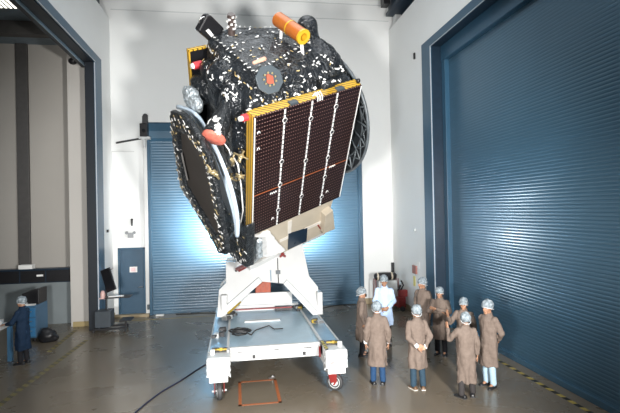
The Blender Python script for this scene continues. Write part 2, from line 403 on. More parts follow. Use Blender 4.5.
b = MB(); b.box((XR + .43, -2, 0), (XR + .53, 13.7, .13)); b.build('bottom_bar', door_r, d2, bevel=.01)
# crane rails above the side walls
for i, (x0, x1) in enumerate(((-5.05, XL - .22), (XR - .22, XR + .6))):
    mb = MB(); mb.box((x0, -5, 11.0), (x1, YB - .35, 11.12)); mb.box((x0 + .1, -5, 11.1), (x1 - .1, YB - .35, 11.8)); mb.box((x0, -5, 11.75), (x1, YB - .35, 11.9))
    t = tag(mb.build('crane_rail', dkblue_m), ('dark blue crane rail beam above the left white wall', 'dark blue crane rail beam above the right white wall')[i], 'beam', 'crane rails along the side walls')
    mb = MB(); xx = (x0 + x1) / 2; mb.box((xx - .12, YB - .6, ZT), (xx + .12, YB - .36, 11.0)); mb.build('support_post', white_m, t)
    mb = MB(); mb.box((x0 - .25 if i else x1, YB - .9, 11.25), (x0 if i else x1 + .25, YB - .5, 12.0)); mb.build('end_stop', black_m, t, bevel=.02)
# walls seen in the side bay
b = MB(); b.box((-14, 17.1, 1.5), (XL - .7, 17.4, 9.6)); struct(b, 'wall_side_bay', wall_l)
b = MB(); b.box((-14, 17.02, 0), (-5.45, 17.4, 1.5)); struct(b, 'trim_3', wall_lo)
b = MB(); b.box((-5.42, 16.45, 0), (XL - .35, 17.2, 9.44)); struct(b, 'wall_pillar', wall_p, bevel=.01)
b = MB(); b.box((-7.20, 16.98, 1.92), (-6.84, 17.1, 9.44)); struct(b, 'wall_column', wall_dk, bevel=.01)
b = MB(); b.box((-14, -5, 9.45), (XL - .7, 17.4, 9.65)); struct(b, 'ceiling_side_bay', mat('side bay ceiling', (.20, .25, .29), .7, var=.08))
b = MB(); b.box((-14.2, -5, 0), (-13.9, 17.4, 9.6)); struct(b, 'wall_side_bay_far', wall_l)
b = MB(); b.box((-14, -5.2, 0), (7.4, -5, 13)); struct(b, 'wall_front', wall_m)
b = MB(); b.box((-13, 15.0, 9.05), (XL - .8, 15.3, 9.44)); struct(b, 'trim_4', wall_dk)
b = MB()
for y in (4, 9): b.box((-13, y, 9.05), (XL - .8, y + .3, 9.44))
struct(b, 'trim_5', wall_dk)
# baseboards
b = MB(); b.box((DX1, YB - .02, 0), (XR, YB, .22)); b.box((-4.35, YB - .22, 0), (DX0 - .02, YB, .09)); struct(b, 'baseboard_back', mat('tan kerb', (.30, .24, .15), .5))
b = MB(); b.box((XR - .02, 14.4, 0), (XR, YB, .22)); struct(b, 'baseboard_right', mat('tan kerb two', (.30, .24, .15), .5))
b = MB(); b.box((XL - 1.0, 16.42, 0), (XL - .36, 16.45, .16)); b.box((XL, 16.42, 0), (XL + .02, YB, .16)); struct(b, 'baseboard_left', mat('ochre kerb', (.32, .25, .12), .5))

# ================================================================== SATELLITE
SO = Vector((0.3724430117, 9.1940782854, 5.5006345244))
SA = Matrix(((0.87418260, 0.34914983, 0.33748953), (-0.00570981, 0.70234133, -0.71181743), (-0.48556378, 0.62033141, 0.61596815)))  # rows a, b, n
SW, SH = 2.80, 3.41
BASE = Vector((1.4, 4.88, 1.55))
sat = tag(empty('communications_satellite', SO + SA.transposed() @ BASE), 'large tilted satellite wrapped in black foil, carried on the white wheeled cart', 'satellite')
sat.rotation_euler = SA.transposed().to_euler()
def U(px, py, axis, val):
    """point in the satellite's own axes (a right, b down, n inward) on one of its planes"""
    oc = SA @ (Vector(CAM) - SO); dl = SA @ Vector(ray(px, py))
    return oc + dl * ((val - oc[axis]) / dl[axis])
def sp(mb, name, mats, parent=None, **k):
    """part of the satellite (or sub-part): coordinates in a, b, n"""
    return mb.build(name, mats, parent or sat, loc=(-BASE if parent is None else None), **k)

def crinkle(me, amp, sc, seed=0.0, flat=None):
    nrm = [v.normal.copy() for v in me.vertices]
    for v, nv_ in zip(me.vertices, nrm):
        p = v.co * sc + Vector((seed, seed * .7, 0))
        r1 = 1 - abs(noise.noise(p)) * 2; r2 = 1 - abs(noise.noise(p * 2.3 + Vector((5, 3, 1)))) * 2
        k = .25 if flat is not None and v.co.y < flat else 1.0
        v.co += nv_ * (k * amp * (r1 * .65 + r2 * .35))
    me.update()
def add_tabs(me, pts, size, seed, mats=(1,)):
    """little tie tabs on the surface of a mesh, added to that same mesh"""
    rnd = random.Random(seed); vs = [v.co.copy() for v in me.vertices]; fs = [tuple(p.vertices) for p in me.polygons]
    tree = BVHTree.FromPolygons(vs, fs); mi = [p.material_index for p in me.polygons]
    for p in pts:
        hit, nn, idx, dist = tree.find_nearest(Vector(p))
        if hit is None: continue
        t = nn.orthogonal().normalized(); t.rotate(Matrix.Rotation(rnd.uniform(0, PI), 3, nn)); u = nn.cross(t)
        l = size * rnd.uniform(.7, 1.3); w = size * rnd.uniform(.28, .5); c = hit + nn * .012; k = len(vs)
        lift = nn * rnd.uniform(0, .02)
        vs += [c - t * l - u * w, c + t * l - u * w + lift, c + t * l + u * w + lift, c - t * l + u * w]
        c2 = c + nn * .006
        vs += [c2 - t * l - u * w, c2 + t * l - u * w + lift, c2 + t * l + u * w + lift, c2 - t * l + u * w]
        fs += [(k, k + 1, k + 2, k + 3)[::-1], (k + 4, k + 5, k + 6, k + 7), (k, k + 1, k + 5, k + 4), (k + 1, k + 2, k + 6, k + 5), (k + 2, k + 3, k + 7, k + 6), (k + 3, k, k + 4, k + 7)]
        mi += [rnd.choice(mats)] * 6
    out = bpy.data.meshes.new(me.name); out.from_pydata([tuple(v) for v in vs], [], fs); out.update()
    for p, q in zip(out.polygons, mi): p.material_index = q; p.use_smooth = (q == 0)
    return out
def line(p, q, n): return [Vector(p).lerp(Vector(q), (i + .5) / n) for i in range(n)]
def hull(pts):
    bm = bmesh.new(); vs = [bm.verts.new(p) for p in pts]; r = bmesh.ops.convex_hull(bm, input=vs)
    mb = MB(); bm.verts.ensure_lookup_table(); bm.verts.index_update()
    used = [f for f in bm.faces]
    mb.add([v.co.copy() for v in bm.verts], [tuple(v.index for v in f.verts) for f in used]); bm.free()
    return mb

# --- insulated body: box that rises to a deck, all wrapped in crumpled foil
bd = -.5
deck = [U(210, 34, 1, bd), U(255, 73, 1, bd), U(300, 47, 1, bd), U(304, 37, 1, bd), U(278, 28, 1, bd), U(232, 28, 1, bd)]
body = hull([(.12, 4.85, .32), (2.68, 4.85, .32), (2.68, 4.85, 2.7), (.12, 4.85, 2.7), (.08, .06, .30), (2.74, .06, .30), (2.74, .06, 2.6), (.30, .06, 2.45)] + deck)
# foil shroud bulges on the left shoulder, front slope and right side
for (px, py, ax, v, r) in ((224, 76, 1, -.05, (.34, .30, .36)), (232, 102, 0, .05, (.2, .40, .28)), (203, 88, 0, .14, (.20, .34, .34)), (209, 72, 0, .2, (.16, .25, .25)), (316, 66, 1, 0.0, (.40, .30, .30)), (330, 68, 1, .1, (.30, .26, .42)), (240, 140, 0, .12, (.16, .6, .3)), (220, 96, 0, .1, (.18, .34, .32))):
    body.ell(U(px, py, ax, v), r)
# hump behind the orange canister
hc = U(307.5, 25, 0, 2.45)
body.capsule(hc + Vector((0, .6, .05)), hc + Vector((0, .02, 0)), .40, .235)
body.capsule(U(318, 48, 0, 2.55), U(330, 62, 0, 2.6), .22, .24)
me = remesh(body, 'body_shell', .045, 3)
crinkle(me, .060, 1.3, flat=-.40); crinkle(me, .012, 4.2, 3, flat=-.40)
rt_ = random.Random(3)
pts = []
for _ in range(230):
    px, py = rt_.uniform(190, 335), rt_.uniform(28, 112)
    pts.append(U(px, py, 1, -.25))
for _ in range(75):
    pts.append(Vector((.0, rt_.uniform(.2, 4.6), rt_.uniform(.2, 1.6))))
pts += line(deck[0], deck[1], 13) + line(deck[1], deck[2], 12) + line(deck[5], deck[4], 9)
pts += line(U(212, 45, 1, -.3), U(246, 85, 1, -.3), 10) + line(U(262, 105, 2, .3), U(345, 78, 2, .3), 12)
me = add_tabs(me, pts, .032, 5, (1, 1, 1, 2))
b_ = put(me, 'insulated_body', [mli_m, tab_m, tabg_m], sat, smooth=False, loc=-BASE)

# --- solar wings: a folded stack on the front, one on the far side
def solar(n0, n1, label):
    mb = MB(); f = n0 if n0 < .1 else n1
    wing = None
    mb.box((0, 0, n0), (SW, SH, n0 + .03)) if n0 < .1 else mb.box((0, 0, n1 - .03), (SW, SH, n1))
    wing = sp(mb, 'solar_wing', cell_m, label=label)
    e = MB(); lo, hi = (n0 + .032, n1) if n0 < .1 else (n0, n1 - .032)
    e.box((0, -.012, lo), (SW, .03, hi)); sp(e, 'top_edge', edge_m, wing)
    e = MB(); e.box((-.012, 0.03, lo), (.03, SH, hi)); e.box((SW - .03, .03, lo), (SW + .012, SH, hi)); e.box((0, SH - .03, lo), (SW, SH + .012, hi)); sp(e, 'side_edge', edgv_m, wing)
    e = MB(); e.box((.035, .035, lo + .01), (SW - .035, SH - .035, hi - .01)); sp(e, 'panel_core', black_m, wing)
    return wing
w1 = solar(0.0, .26, 'dark brown solar wing facing the camera, with gold edges')
w2 = solar(2.82, 2.94, 'second folded solar wing on the far side of the satellite')
w2.location = -BASE + Vector((0, -.12, 0))
fz = -.012
for i, fx in enumerate((.262, .508, .752)):
    e = MB(); x = SW * fx; e.box((x - .018, .02, fz), (x + .018, SH - .02, .0))
    e.cur = 1
    for k in range(52):
        y = .06 + k * (SH - .1) / 52
        if k % 2: e.box((x - .020, y, fz - .003), (x + .020, y + .024, fz + .002))
    sp(e, 'wiring_strip', [tab_m, rubber_m], w1)
e = MB(); e.box((.005, .02, fz), (.03, SH - .02, 0)); sp(e, 'wiring_strip', [tab_m], w1)
e = MB(); e.box((SW - .03, .02, fz), (SW - .008, SH - .02, 0)); sp(e, 'wiring_strip', [tab_m], w1)
e = MB(); e.box((.03, SH * .615, fz * .7), (SW - .03, SH * .615 + .022, 0)); sp(e, 'hinge_line', orange_t, w1)
for fx, fy in ((.262, .08), (.262, .40), (.262, .60), (.262, .84), (.508, .13), (.508, .47), (.508, .80), (.752, .10), (.752, .30), (.752, .52), (.752, .70), (.752, .9)):
    e = MB(); x, y = SW * fx, SH * fy
    e.tube([(x + .052 * math.cos(t), y + .052 * math.sin(t), fz - .006) for t in [2 * PI * k / 14 for k in range(14)]], .008, 6, True); e.cur = 1
    e.cyl((x, y, 0), (x, y, fz - .012), .048); sp(e, 'hold_down_point', [tab_m, rubber_m], w1)
def squiggle(fx, fy, n, s=.05):
    e = MB(); x, y = SW * fx, SH * fy; p = []
    for k in range(n):
        p += [(x + k * s * 1.3 + s * .5 * (1 - math.cos(t)), y - s * math.sin(t), fz) for t in (0, .8, 1.57, 2.35, 3.1)]
    e.tube(p, .009, 5); sp(e, 'lead_loop', tab_m, w1)
squiggle(.17, .66, 3); squiggle(.79, .63, 3); squiggle(.80, .88, 1, .07); squiggle(.20, .92, 1, .07); squiggle(.03, .12, 1, .06); squiggle(.03, .24, 1, .06)
e = MB()
for k in range(3): e.tube([(1.5 + k * .06, -.02, .1), (1.53 + k * .06, -.12, .06), (1.56 + k * .06, -.03, .0), (1.56 + k * .06, .06, fz)], .014, 6)
sp(e, 'wing_cable', tab_m, w1)
for x in (.98, 2.22):
    e = MB(); e.box((x - .1, -.05, .02), (x + .1, .02, .14)); sp(e, 'hinge_bracket', grey_m, w1, bevel=.01)
e = MB(); e.ell((SW - .02, -.05, .12), (.05, .06, .05)); sp(e, 'hinge_knob', black_m, w1, smooth=True)

# --- lower tan panel under the wing
tn = .18
e = MB(); q = [U(250, 232, 2, tn), U(336, 190, 2, tn), U(323, 233, 2, tn), U(284, 252.5, 2, tn), U(250, 262, 2, tn)]
e.prism(q, (0, 0, .14)); tp = sp(e, 'payload_panel', tan_m, label='tan honeycomb panel below the solar wing')
e = MB(); e.prism([U(288.5, 234, 2, tn - .02), U(307.5, 228, 2, tn - .02), U(306.5, 241.5, 2, tn - .02), U(288, 250, 2, tn - .02)], (0, 0, .03)); e.ell(U(295.5, 243.8, 2, tn - .03), (.03, .03, .02)); sp(e, 'dark_window', dkblue_m, tp)
e = MB(); e.prism([U(325.5, 216, 2, tn - .2), U(333, 210, 2, tn - .2), U(335, 229, 2, tn - .2), U(324, 234, 2, tn - .2)], (0, 0, .3)); sp(e, 'side_panel', tan_m, tp, bevel=.01)
e = MB(); e.prism([U(288, 222, 2, tn - .012), U(292, 220, 2, tn - .012), U(291, 236, 2, tn - .012), U(288, 237, 2, tn - .012)], (0, 0, .02)); e.prism([U(280, 240, 2, tn - .012), U(332, 216, 2, tn - .012), U(332, 218.5, 2, tn - .012), U(280, 242.5, 2, tn - .012)], (0, 0, .012)); sp(e, 'tape_strip', tanw_m, tp)
e = MB(); e.tube([U(318, 225, 2, tn - .02), U(322, 231, 2, tn - .02)], .02); sp(e, 'red_clip', red_m, tp)
e = MB()
cpts = [U(255, 237, 2, tn - .1), U(270, 232, 2, tn - .1), U(276, 240, 2, tn - .1), U(286, 251, 2, tn - .1), U(271, 257, 2, tn - .12), U(258, 258, 2, tn - .14), U(259, 248, 2, tn - .1)]
e.prism(cpts, (0, 0, .1)); me = remesh(e, 'sheet', .03, 5); crinkle(me, .02, 4, 1)
put(me, 'white_cover_sheet', sheet_m, sat, loc=-BASE, label='white protective sheet taped under the wing')
e = MB(); e.prism([U(246, 238, 0, .02), U(258, 240, 0, .02), U(259, 258, 0, .02), U(248, 266, 0, .02)], (.12, 0, 0)); me = remesh(e, 'foil', .03, 3); crinkle(me, .025, 6, 2)
put(me, 'silver_foil_wrap', silver_m, sat, loc=-BASE)
e = MB(); e.prism([U(248, 238, 2, .1), U(255, 240, 2, .1), U(262, 256, 2, .1), U(250, 264, 2, .1)], (0, 0, .12)); sp(e, 'corner_bracket', greyw_m)

# --- near reflectors on the left: polygonal foil-edged one in front, white-rimmed one behind
def smooth_loop(P, n):
    P = [Vector(p) for p in P]; N = len(P); out = []
    for i in range(N):
        p0, p1, p2, p3 = P[i - 1], P[i], P[(i + 1) % N], P[(i + 2) % N]
        for k in range(n):
            t = k / n
            out.append(.5 * ((2 * p1) + (p2 - p0) * t + (2 * p0 - 5 * p1 + 4 * p2 - p3) * t * t + (3 * p1 - p0 - 3 * p2 + p3) * t ** 3))
    return out
ka = -.92
outA = [U(px, py, 0, ka) for px, py in ((170.5, 111.5), (171.5, 130), (176, 160), (181, 187), (195, 210), (207, 230), (219, 252), (226, 254), (225, 240), (221, 222), (217, 198), (213, 176), (208, 157), (200, 139), (190, 124), (182, 115))]
cA = sum(outA, Vector()) / len(outA)
def ring_plate(loop, c, inner, a0, depth, dish):
    """polygon plate: thick border and a hollow centre that dips by dish"""
    mb = MB(); n = len(loop); L = [Vector((a0, p.y, p.z)) for p in loop]
    inn = [c.lerp(p, inner) for p in L]
    for p in inn: p.x = a0
    vs = L + inn + [p + Vector((depth, 0, 0)) for p in L]; fs = []
    for i in range(n):
        j = (i + 1) % n; fs += [(i, j, n + j, n + i), (i, 2 * n + i, 2 * n + j, j)]
    fs.append(tuple(range(2 * n, 3 * n)))
    mb.add(vs, fs); return mb, inn
loopA = [outA[i].lerp(outA[(i + 1) % len(outA)], k / 3) for i in range(len(outA)) for k in range(3)]
cA3 = Vector((ka, cA.y, cA.z))
e = MB(); ew = MB(); N_ = len(loopA)
inn = [cA3.lerp(p, .74) for p in loopA]
for i in range(N_):
    j = (i + 1) % N_
    p, q, r_, s_ = loopA[i], loopA[j], inn[j], inn[i]
    ew.add([p, q, r_, s_, p + Vector((.09, 0, 0)), q + Vector((.09, 0, 0)), r_ + Vector((.09, 0, 0)), s_ + Vector((.09, 0, 0))],
           [(0, 1, 2, 3), (7, 6, 5, 4), (4, 5, 1, 0), (6, 7, 3, 2)])
me = ew.mesh('border'); bm = bmesh.new(); bm.from_mesh(me); bmesh.ops.remove_doubles(bm, verts=bm.verts, dist=1e-4)
bmesh.ops.subdivide_edges(bm, edges=bm.edges, cuts=3, use_grid_fill=True); bmesh.ops.recalc_face_normals(bm, faces=bm.faces); bm.to_mesh(me); bm.free()
crinkle(me, .022, 5, 4); crinkle(me, .012, 11, 9)
tp_ = [loopA[i].lerp(cA3, rt_.uniform(.02, .24)) for i in range(N_) for _ in range(4)]
me = add_tabs(me, tp_, .032, 8, (1, 1, 2))
rA = put(me, 'reflector_dish', [mli2_m, tab_m, tabg_m], sat, smooth=False, loc=-BASE, label='dark polygonal reflector with a black foil border, folded on the left side')
e = MB(); n = len(inn)
rings = []
for t, dp in ((1.03, .05), (.8, .10), (.55, .14), (.3, .17), (.08, .18)):
    rings.append([Vector((ka + dp, cA.y + (p.y - cA.y) * t, cA.z + (p.z - cA.z) * t)) for p in inn])
vs = [v for r in rings for v in r]; fs = [(i * n + k, i * n + (k + 1) % n, (i + 1) * n + (k + 1) % n, (i + 1) * n + k) for i in range(4) for k in range(n)] + [tuple(range(4 * n, 5 * n))]
e.add(vs, fs); sp(e, 'reflector_shell', dish_m, rA, smooth=True)
e = MB(); e.tube([U(181.5, 153, 0, ka - .02), U(187.5, 180, 0, ka - .02)], .022); sp(e, 'silver_strip', steel_m, rA)
kb = -.48
rim = [U(px, py, 0, kb) for px, py in ((178, 107), (188, 110), (199, 118), (208, 135), (220, 165), (231, 200), (236, 222), (237, 236))]
cB = Vector((kb, 2.55, 1.55)); rB = 1.70
a0 = math.atan2(rim[-1].y - cB.y, rim[-1].z - cB.z); a1 = math.atan2(rim[0].y - cB.y, rim[0].z - cB.z)
extra = []
aa0, aa1 = a0, a1
while aa1 < aa0: aa1 += 2 * PI
for k in range(1, 16):
    t = k / 16; a = aa0 + (aa1 - aa0) * t
    r0 = (rim[-1] - cB).length * (1 - t) + (rim[0] - cB).length * t
    r0 = r0 * (1 - .06 * math.sin(PI * t))
    extra.append(Vector((kb, cB.y + r0 * math.sin(a), cB.z + r0 * math.cos(a))))
loopB = smooth_loop(rim + extra, 4)
e = MB(); n = len(loopB); rings = []
for t, dp in ((1.0, 0), (.99, .03), (.8, .10), (.55, .16), (.3, .20), (.05, .22)):
    rings.append([Vector((kb + dp, cB.y + (p.y - cB.y) * t, cB.z + (p.z - cB.z) * t)) for p in loopB])
vs = [v for r in rings for v in r]; fs = [(i * n + k, i * n + (k + 1) % n, (i + 1) * n + (k + 1) % n, (i + 1) * n + k) for i in range(5) for k in range(n)] + [tuple(range(5 * n, 6 * n))]
e.add(vs, fs); rBo = sp(e, 'reflector_dish', dish_m, smooth=True, label='second left reflector with a pale blue white rim')
e = MB(); e.tube(loopB, .052, 8, True); sp(e, 'rim_film', rimb_m, rBo, smooth=True)
# far reflector on the right: ribbed shell seen edge on
ca = 2.98; cR = Vector((ca, 1.50, 1.22)); rR = 1.62
e = MB(); n = 48; rings = []
for t, dp in ((1.0, 0), (.98, .06), (.75, .16), (.5, .24), (.25, .28), (.04, .30)):
    rings.append([Vector((ca + dp, cR.y + rR * t * math.sin(2 * PI * k / n), cR.z + rR * t * math.cos(2 * PI * k / n))) for k in range(n)])
vs = [v for r in rings for v in r]; fs = [(i * n + k, i * n + (k + 1) % n, (i + 1) * n + (k + 1) % n, (i + 1) * n + k) for i in range(5) for k in range(n)] + [tuple(range(5 * n, 6 * n))]
e.add(vs, fs); rC = sp(e, 'reflector_dish', carb_m, smooth=True, label='ribbed dark reflector on the far right side')
e = MB(); e.tube([Vector((ca - .02, cR.y + rR * math.sin(2 * PI * k / n), cR.z + rR * math.cos(2 * PI * k / n))) for k in range(n)], .035, 8, True)
for k in range(20):
    a = 2 * PI * k / 20; a2 = 2 * PI * (k + 1) / 20; pr = lambda t, dp, a: Vector((ca + dp, cR.y + rR * t * math.sin(a), cR.z + rR * t * math.cos(a)))
    e.tube([pr(1, -.03, a), pr(.8, .08, a), pr(.5, .18, a)], .022, 6)
    e.tube([pr(.97, .0, a), pr(.78, .09, a2)], .016, 6); e.tube([pr(.78, .09, a), pr(.97, .0, a2)], .016, 6)
for t, dp in ((.78, .1), (.55, .18)): e.tube([pr(t, dp, 2 * PI * k / 40) for k in range(40)], .02, 6, True)
sp(e, 'rib_frame', mat('grey carbon rib frame', (.10, .115, .125), .4, var=.25, vscale=8), rC, smooth=True)
# fittings between reflectors and body
rnd = random.Random(11)
for (px, py, v) in ((225, 170, -.3), (233, 160, -.22), (240, 176, -.18), (241, 156, -.16), (230, 178, -.3), (213, 172, -.95)):
    c = U(px, py, 0, v); e = MB()
    for k in range(5):
        d = Vector((rnd.uniform(-1, 1), rnd.uniform(-1, 1), rnd.uniform(-1, 1))).normalized() * rnd.uniform(.08, .2)
        e.tube([c - d, c + d], .022, 6)
    e.ell(c, (.07, .06, .07), 10, 8); e.cur = 1; e.ell(c + Vector((0, -.08, .03)), (.04, .05, .04), 8, 6)
    sp(e, 'release_fitting', [gold_m, black_m], smooth=True)
e = MB(); e.tube([U(231, 152, 0, -.2), U(238, 165, 0, -.2), U(241, 185, 0, -.18), U(243, 210, 0, -.18), U(240, 226, 0, -.2), U(238, 238, 0, -.2)], .018, 6); sp(e, 'white_cable', tab_m, smooth=True)
e = MB(); e.tube([U(222, 140, 0, -.3), U(229, 150, 0, -.25), U(234, 166, 0, -.2)], .014, 6); sp(e, 'white_cable', tab_m, smooth=True)
# lower left foil flap
e = MB(); e.prism([U(225, 244, 0, -.35), U(233, 232, 0, -.35), U(246.5, 226, 0, -.35), U(246.5, 268, 0, -.35), U(238, 262, 0, -.35), U(228, 253, 0, -.35)], (.22, 0, 0))
me = remesh(e, 'flap', .03, 2); crinkle(me, .025, 5, 6); me = add_tabs(me, [U(rnd.uniform(226, 246), rnd.uniform(230, 264), 0, -.36) for _ in range(34)], .04, 4, (1, 1, 2))
put(me, 'foil_flap', [mli2_m, tab_m, tabg_m], sat, smooth=False, loc=-BASE)
e = MB(); e.tube([U(237, 269, 0, -.2), U(245, 265, 0, -.2)], .05); e.tube([U(239, 271, 0, -.2), U(246, 267, 0, -.1)], .03); sp(e, 'red_clip', red_m)
e = MB(); e.tube([U(282, 254, 2, .1), U(287, 258, 2, .1)], .035); e.tube([U(280, 257, 2, .1), U(284, 253, 2, .1)], .03); sp(e, 'red_clip', red_m)

# --- top fittings
# black antenna box on the left shoulder
q = [U(198, 31, 2, 2.55), U(202, 24, 2, 2.55), U(206.5, 15.5, 2, 2.55), U(211, 15, 2, 2.55), U(225, 29, 2, 2.55), U(214, 42, 2, 2.55), U(211, 42, 2, 2.55)]
e = MB(); e.prism(q, (.0, .03, .2)); ab = sp(e, 'antenna_box', black_m, bevel=.04)
e = MB(); e.tube([U(199, 23, 2, 2.6), U(200, 18.5, 2, 2.6), U(204, 17, 2, 2.6), U(207, 19, 2, 2.6)], .02, 6); sp(e, 'lifting_handle', steel_m, ab, smooth=True)
e = MB(); e.prism([U(206, 31, 2, 2.53), U(209, 29, 2, 2.53), U(216, 38, 2, 2.53), U(214, 40, 2, 2.53)], (0, 0, .03)); sp(e, 'pale_strip', tab_m, ab)
# small instrument tower
tb = U(231.5, 30, 2, 2.1)
e = MB(); e.cyl(tb + Vector((0, .1, 0)), tb + Vector((0, -.27, 0)), .080, .070, 14); e.cyl(tb + Vector((0, -.27, 0)), tb + Vector((0, -.34, 0)), .092, .085, 14); e.cur = 1
for k in range(16): e.box(*(lambda c: (c - Vector((.025, .02, .012)), c + Vector((.025, .02, .012))))(tb + Vector((.083 * math.cos(k * 2.4), -.02 - .019 * k, .083 * math.sin(k * 2.4)))))
sp(e, 'instrument_tower', [mat('brown tower wrap', (.07, .05, .045), .45, var=.3, vscale=15), tab_m])
# orange canister along n
c0 = U(303.5, 37, 1, -.82)
c1 = Vector((c0.x, c0.y, c0.z + .98))
cn = Vector((0, 0, 1))
e = MB(); e.lathe([(.165, 0), (.165, .47), (.165, .50), (.165, .98), (.14, 1.0), (0, 1.0)], c0, cn, 28); can = sp(e, 'signal_horn_tube', orange_m, smooth='auto', label='orange film-wrapped cylinder on top of the satellite')
e = MB(); e.lathe([(.172, .46), (.176, .48), (.172, .50)], c0, cn, 28); e.lathe([(.168, -.01), (.170, .03), (.160, .035)], c0, cn, 28); e.lathe([(.085, -.012), (.168, -.012)], c0, cn, 28); e.lathe([(.085, -.012), (.085, .2), (0, .2)], c0, cn, 28); sp(e, 'yellow_end_ring', yellow_m, can, smooth='auto')
for p_, q_, r_ in (((0, .12, .06), (.03, .4, .02), .04), ((-.1, .12, .7), (-.1, .45, .7), .035)):
    e = MB(); e.tube([c0 + Vector(p_), c0 + Vector(q_)], r_); sp(e, 'mount_strut', tab_m, can)
# octagonal plate on the front slope
oc = U(268.5, 80, 2, .33); on = Vector((-.15, -.62, -.77)).normalized(); ot = on.cross(Vector((1, 0, 0))).normalized(); ou = on.cross(ot)
e = MB(); e.prism([oc + (ot * math.cos(PI / 8 + k * PI / 4) + ou * math.sin(PI / 8 + k * PI / 4)) * .29 for k in range(8)], on * .07); op = sp(e, 'octagonal_sensor', grey_m, bevel=.01)
e = MB(); me_c = oc + on * .08
e.prism([me_c + (ot * math.cos(k * PI / 5) + ou * math.sin(k * PI / 5) * .7) * (.10, .12, .09, .13, .11, .085, .125, .10, .12, .09)[k] for k in range(10)], on * .02); e.cur = 1
for k in range(9):
    e.ell(me_c + (ot * math.cos(k * .7) + ou * math.sin(k * .7)) * .125 + on * .02, (.024, .024, .024), 8, 6)
sp(e, 'sensor_core', [brick_m, gold_m], op)
e = MB(); e.capsule(oc + on * .05 - ot * .0 + Vector((-.20, -.28, .25)), oc + on * .05 + Vector((.03, -.31, .25)), .035, .045); sp(e, 'peach_cover', mat('peach cover', (.62, .33, .24), .5, var=.1), op, smooth=True)
# red and silver covers, horns
c = U(197.5, 65, 2, 2.5); e = MB(); e.cyl(c + Vector((.1, 0, 0)), c - Vector((.1, 0, 0)), .09, .085, 14); e.cur = 1; e.cyl(c - Vector((.1, 0, 0)), c - Vector((.16, 0, 0)), .07, .05, 12); sp(e, 'crimson_cap', [rose_m, tab_m], smooth='auto')
c = U(245, 117.5, 0, -.06); e = MB(); e.cyl(c + Vector((.1, 0, 0)), c - Vector((.06, 0, 0)), .08, .075, 14); e.cur = 1; e.cyl(c - Vector((.06, 0, 0)), c - Vector((.14, 0, 0)), .055, .05, 12); sp(e, 'crimson_cap', [rose_m, tab_m], smooth='auto')
e = MB(); e.ell(U(192, 98, 0, -.25), (.16, .27, .24)); e.ell(U(196, 104, 0, -.3), (.12, .2, .2)); e.ell(U(187, 93, 0, -.2), (.1, .16, .15)); me = remesh(e, 'bag', .025, 2); crinkle(me, .03, 6, 2)
put(me, 'silver_wrap', silver_m, sat, loc=-BASE, smooth=False, label='crumpled silver grey wrap at the left side')
h0, h1 = U(226, 108, 0, -.15), U(214.5, 136, 0, -.62)
hd = (h1 - h0).normalized()
e = MB(); e.lathe([(.13, -.1), (.15, .1), (.19, .3), (.235, (h1 - h0).length), (0, (h1 - h0).length)], h0, hd, 24); me = e.mesh('horn'); bm = bmesh.new(); bm.from_mesh(me); bmesh.ops.subdivide_edges(bm, edges=bm.edges, cuts=2, use_grid_fill=True); bm.to_mesh(me); bm.free(); crinkle(me, .02, 6, 5)
me = add_tabs(me, [U(rnd.uniform(210, 232), rnd.uniform(104, 132), 0, -.6) for _ in range(30)], .04, 6, (1,))
hr = put(me, 'feed_horn', [mli2_m, tab_m], sat, smooth=False, loc=-BASE)
e = MB(); e.lathe([(.0, -.03), (.20, -.03), (.245, 0), (.245, .07), (.20, .10), (0, .11)], h1, hd, 24); sp(e, 'red_cover', pink_m, hr, smooth='auto')
# bundles on the right shoulder
for k, (px, py) in enumerate(((322, 52), (328, 60), (335, 72), (310, 66), (296, 72), (328, 84))):
    c = U(px, py, 1, -.22); e = MB()
    e.capsule(c - Vector((.14, 0, .05)), c + Vector((.16, .05, .06)), .07, .09); e.cur = 1
    for j in range(7):
        d = Vector((rnd.uniform(-.2, .2), rnd.uniform(-.12, .02), rnd.uniform(-.16, .05))); e.obox(c + d, ((1, rnd.uniform(-1, 1), 0), (0, 0, 1), (rnd.uniform(-1, 1), 1, 0)), (.035, .015, .012))
    sp(e, 'foil_bundle', [mli2_m, tab_m], smooth='auto')

# ================================================================== CART
cart = thing('transport_cart', 'long white wheeled transport cart with a blue grey deck under the satellite', 'cart', (.75, 9.2, 0))
def cp(mb, name, mats, parent=None, **k): return mb.build(name, mats, parent or cart, loc=(None if parent else Vector((-.75, -9.2, 0))), **k)
x0, x1, y0, y1, zd = -.62, 2.12, 9.22, 14.0, .86
b = MB(); b.box((-.2, 9.84, zd - .05), (1.70, 13.4, zd)); cp(b, 'deck_plate', deck_m)
b = MB(); b.box((-.2, 9.80, .60), (1.70, 9.90, zd + .02)); fb = cp(b, 'front_beam', white_m, bevel=.012)
b = MB()
for x in (.30, 1.35):
    b = MB(); b.box((x - .03, 9.785, .64), (x + .03, 9.80, .71)); b.cyl((x, 9.79, .68), (x, 9.76, .68), .02); cp(b, 'beam_socket', rubber_m, fb)
for x, w in ((.02, .05), (.77, .05), (1.42, .09)):
    b = MB(); b.box((x - w, 9.788, .78), (x + w, 9.80, .797)); cp(b, 'beam_marking', rubber_m, fb)
b = MB(); b.box((-.2, 13.4, .62), (1.70, 13.52, 1.02)); rb = cp(b, 'rear_beam', white_m, bevel=.012)
b = MB(); b.box((-.1, 13.38, .90), (1.6, 13.4, .93)); cp(b, 'red_stripe', red_m, rb)
b = MB(); b.box((-.1, 14.0, .9), (1.6, 14.15, 1.22)); cp(b, 'rear_panel', greyw_m, bevel=.02)
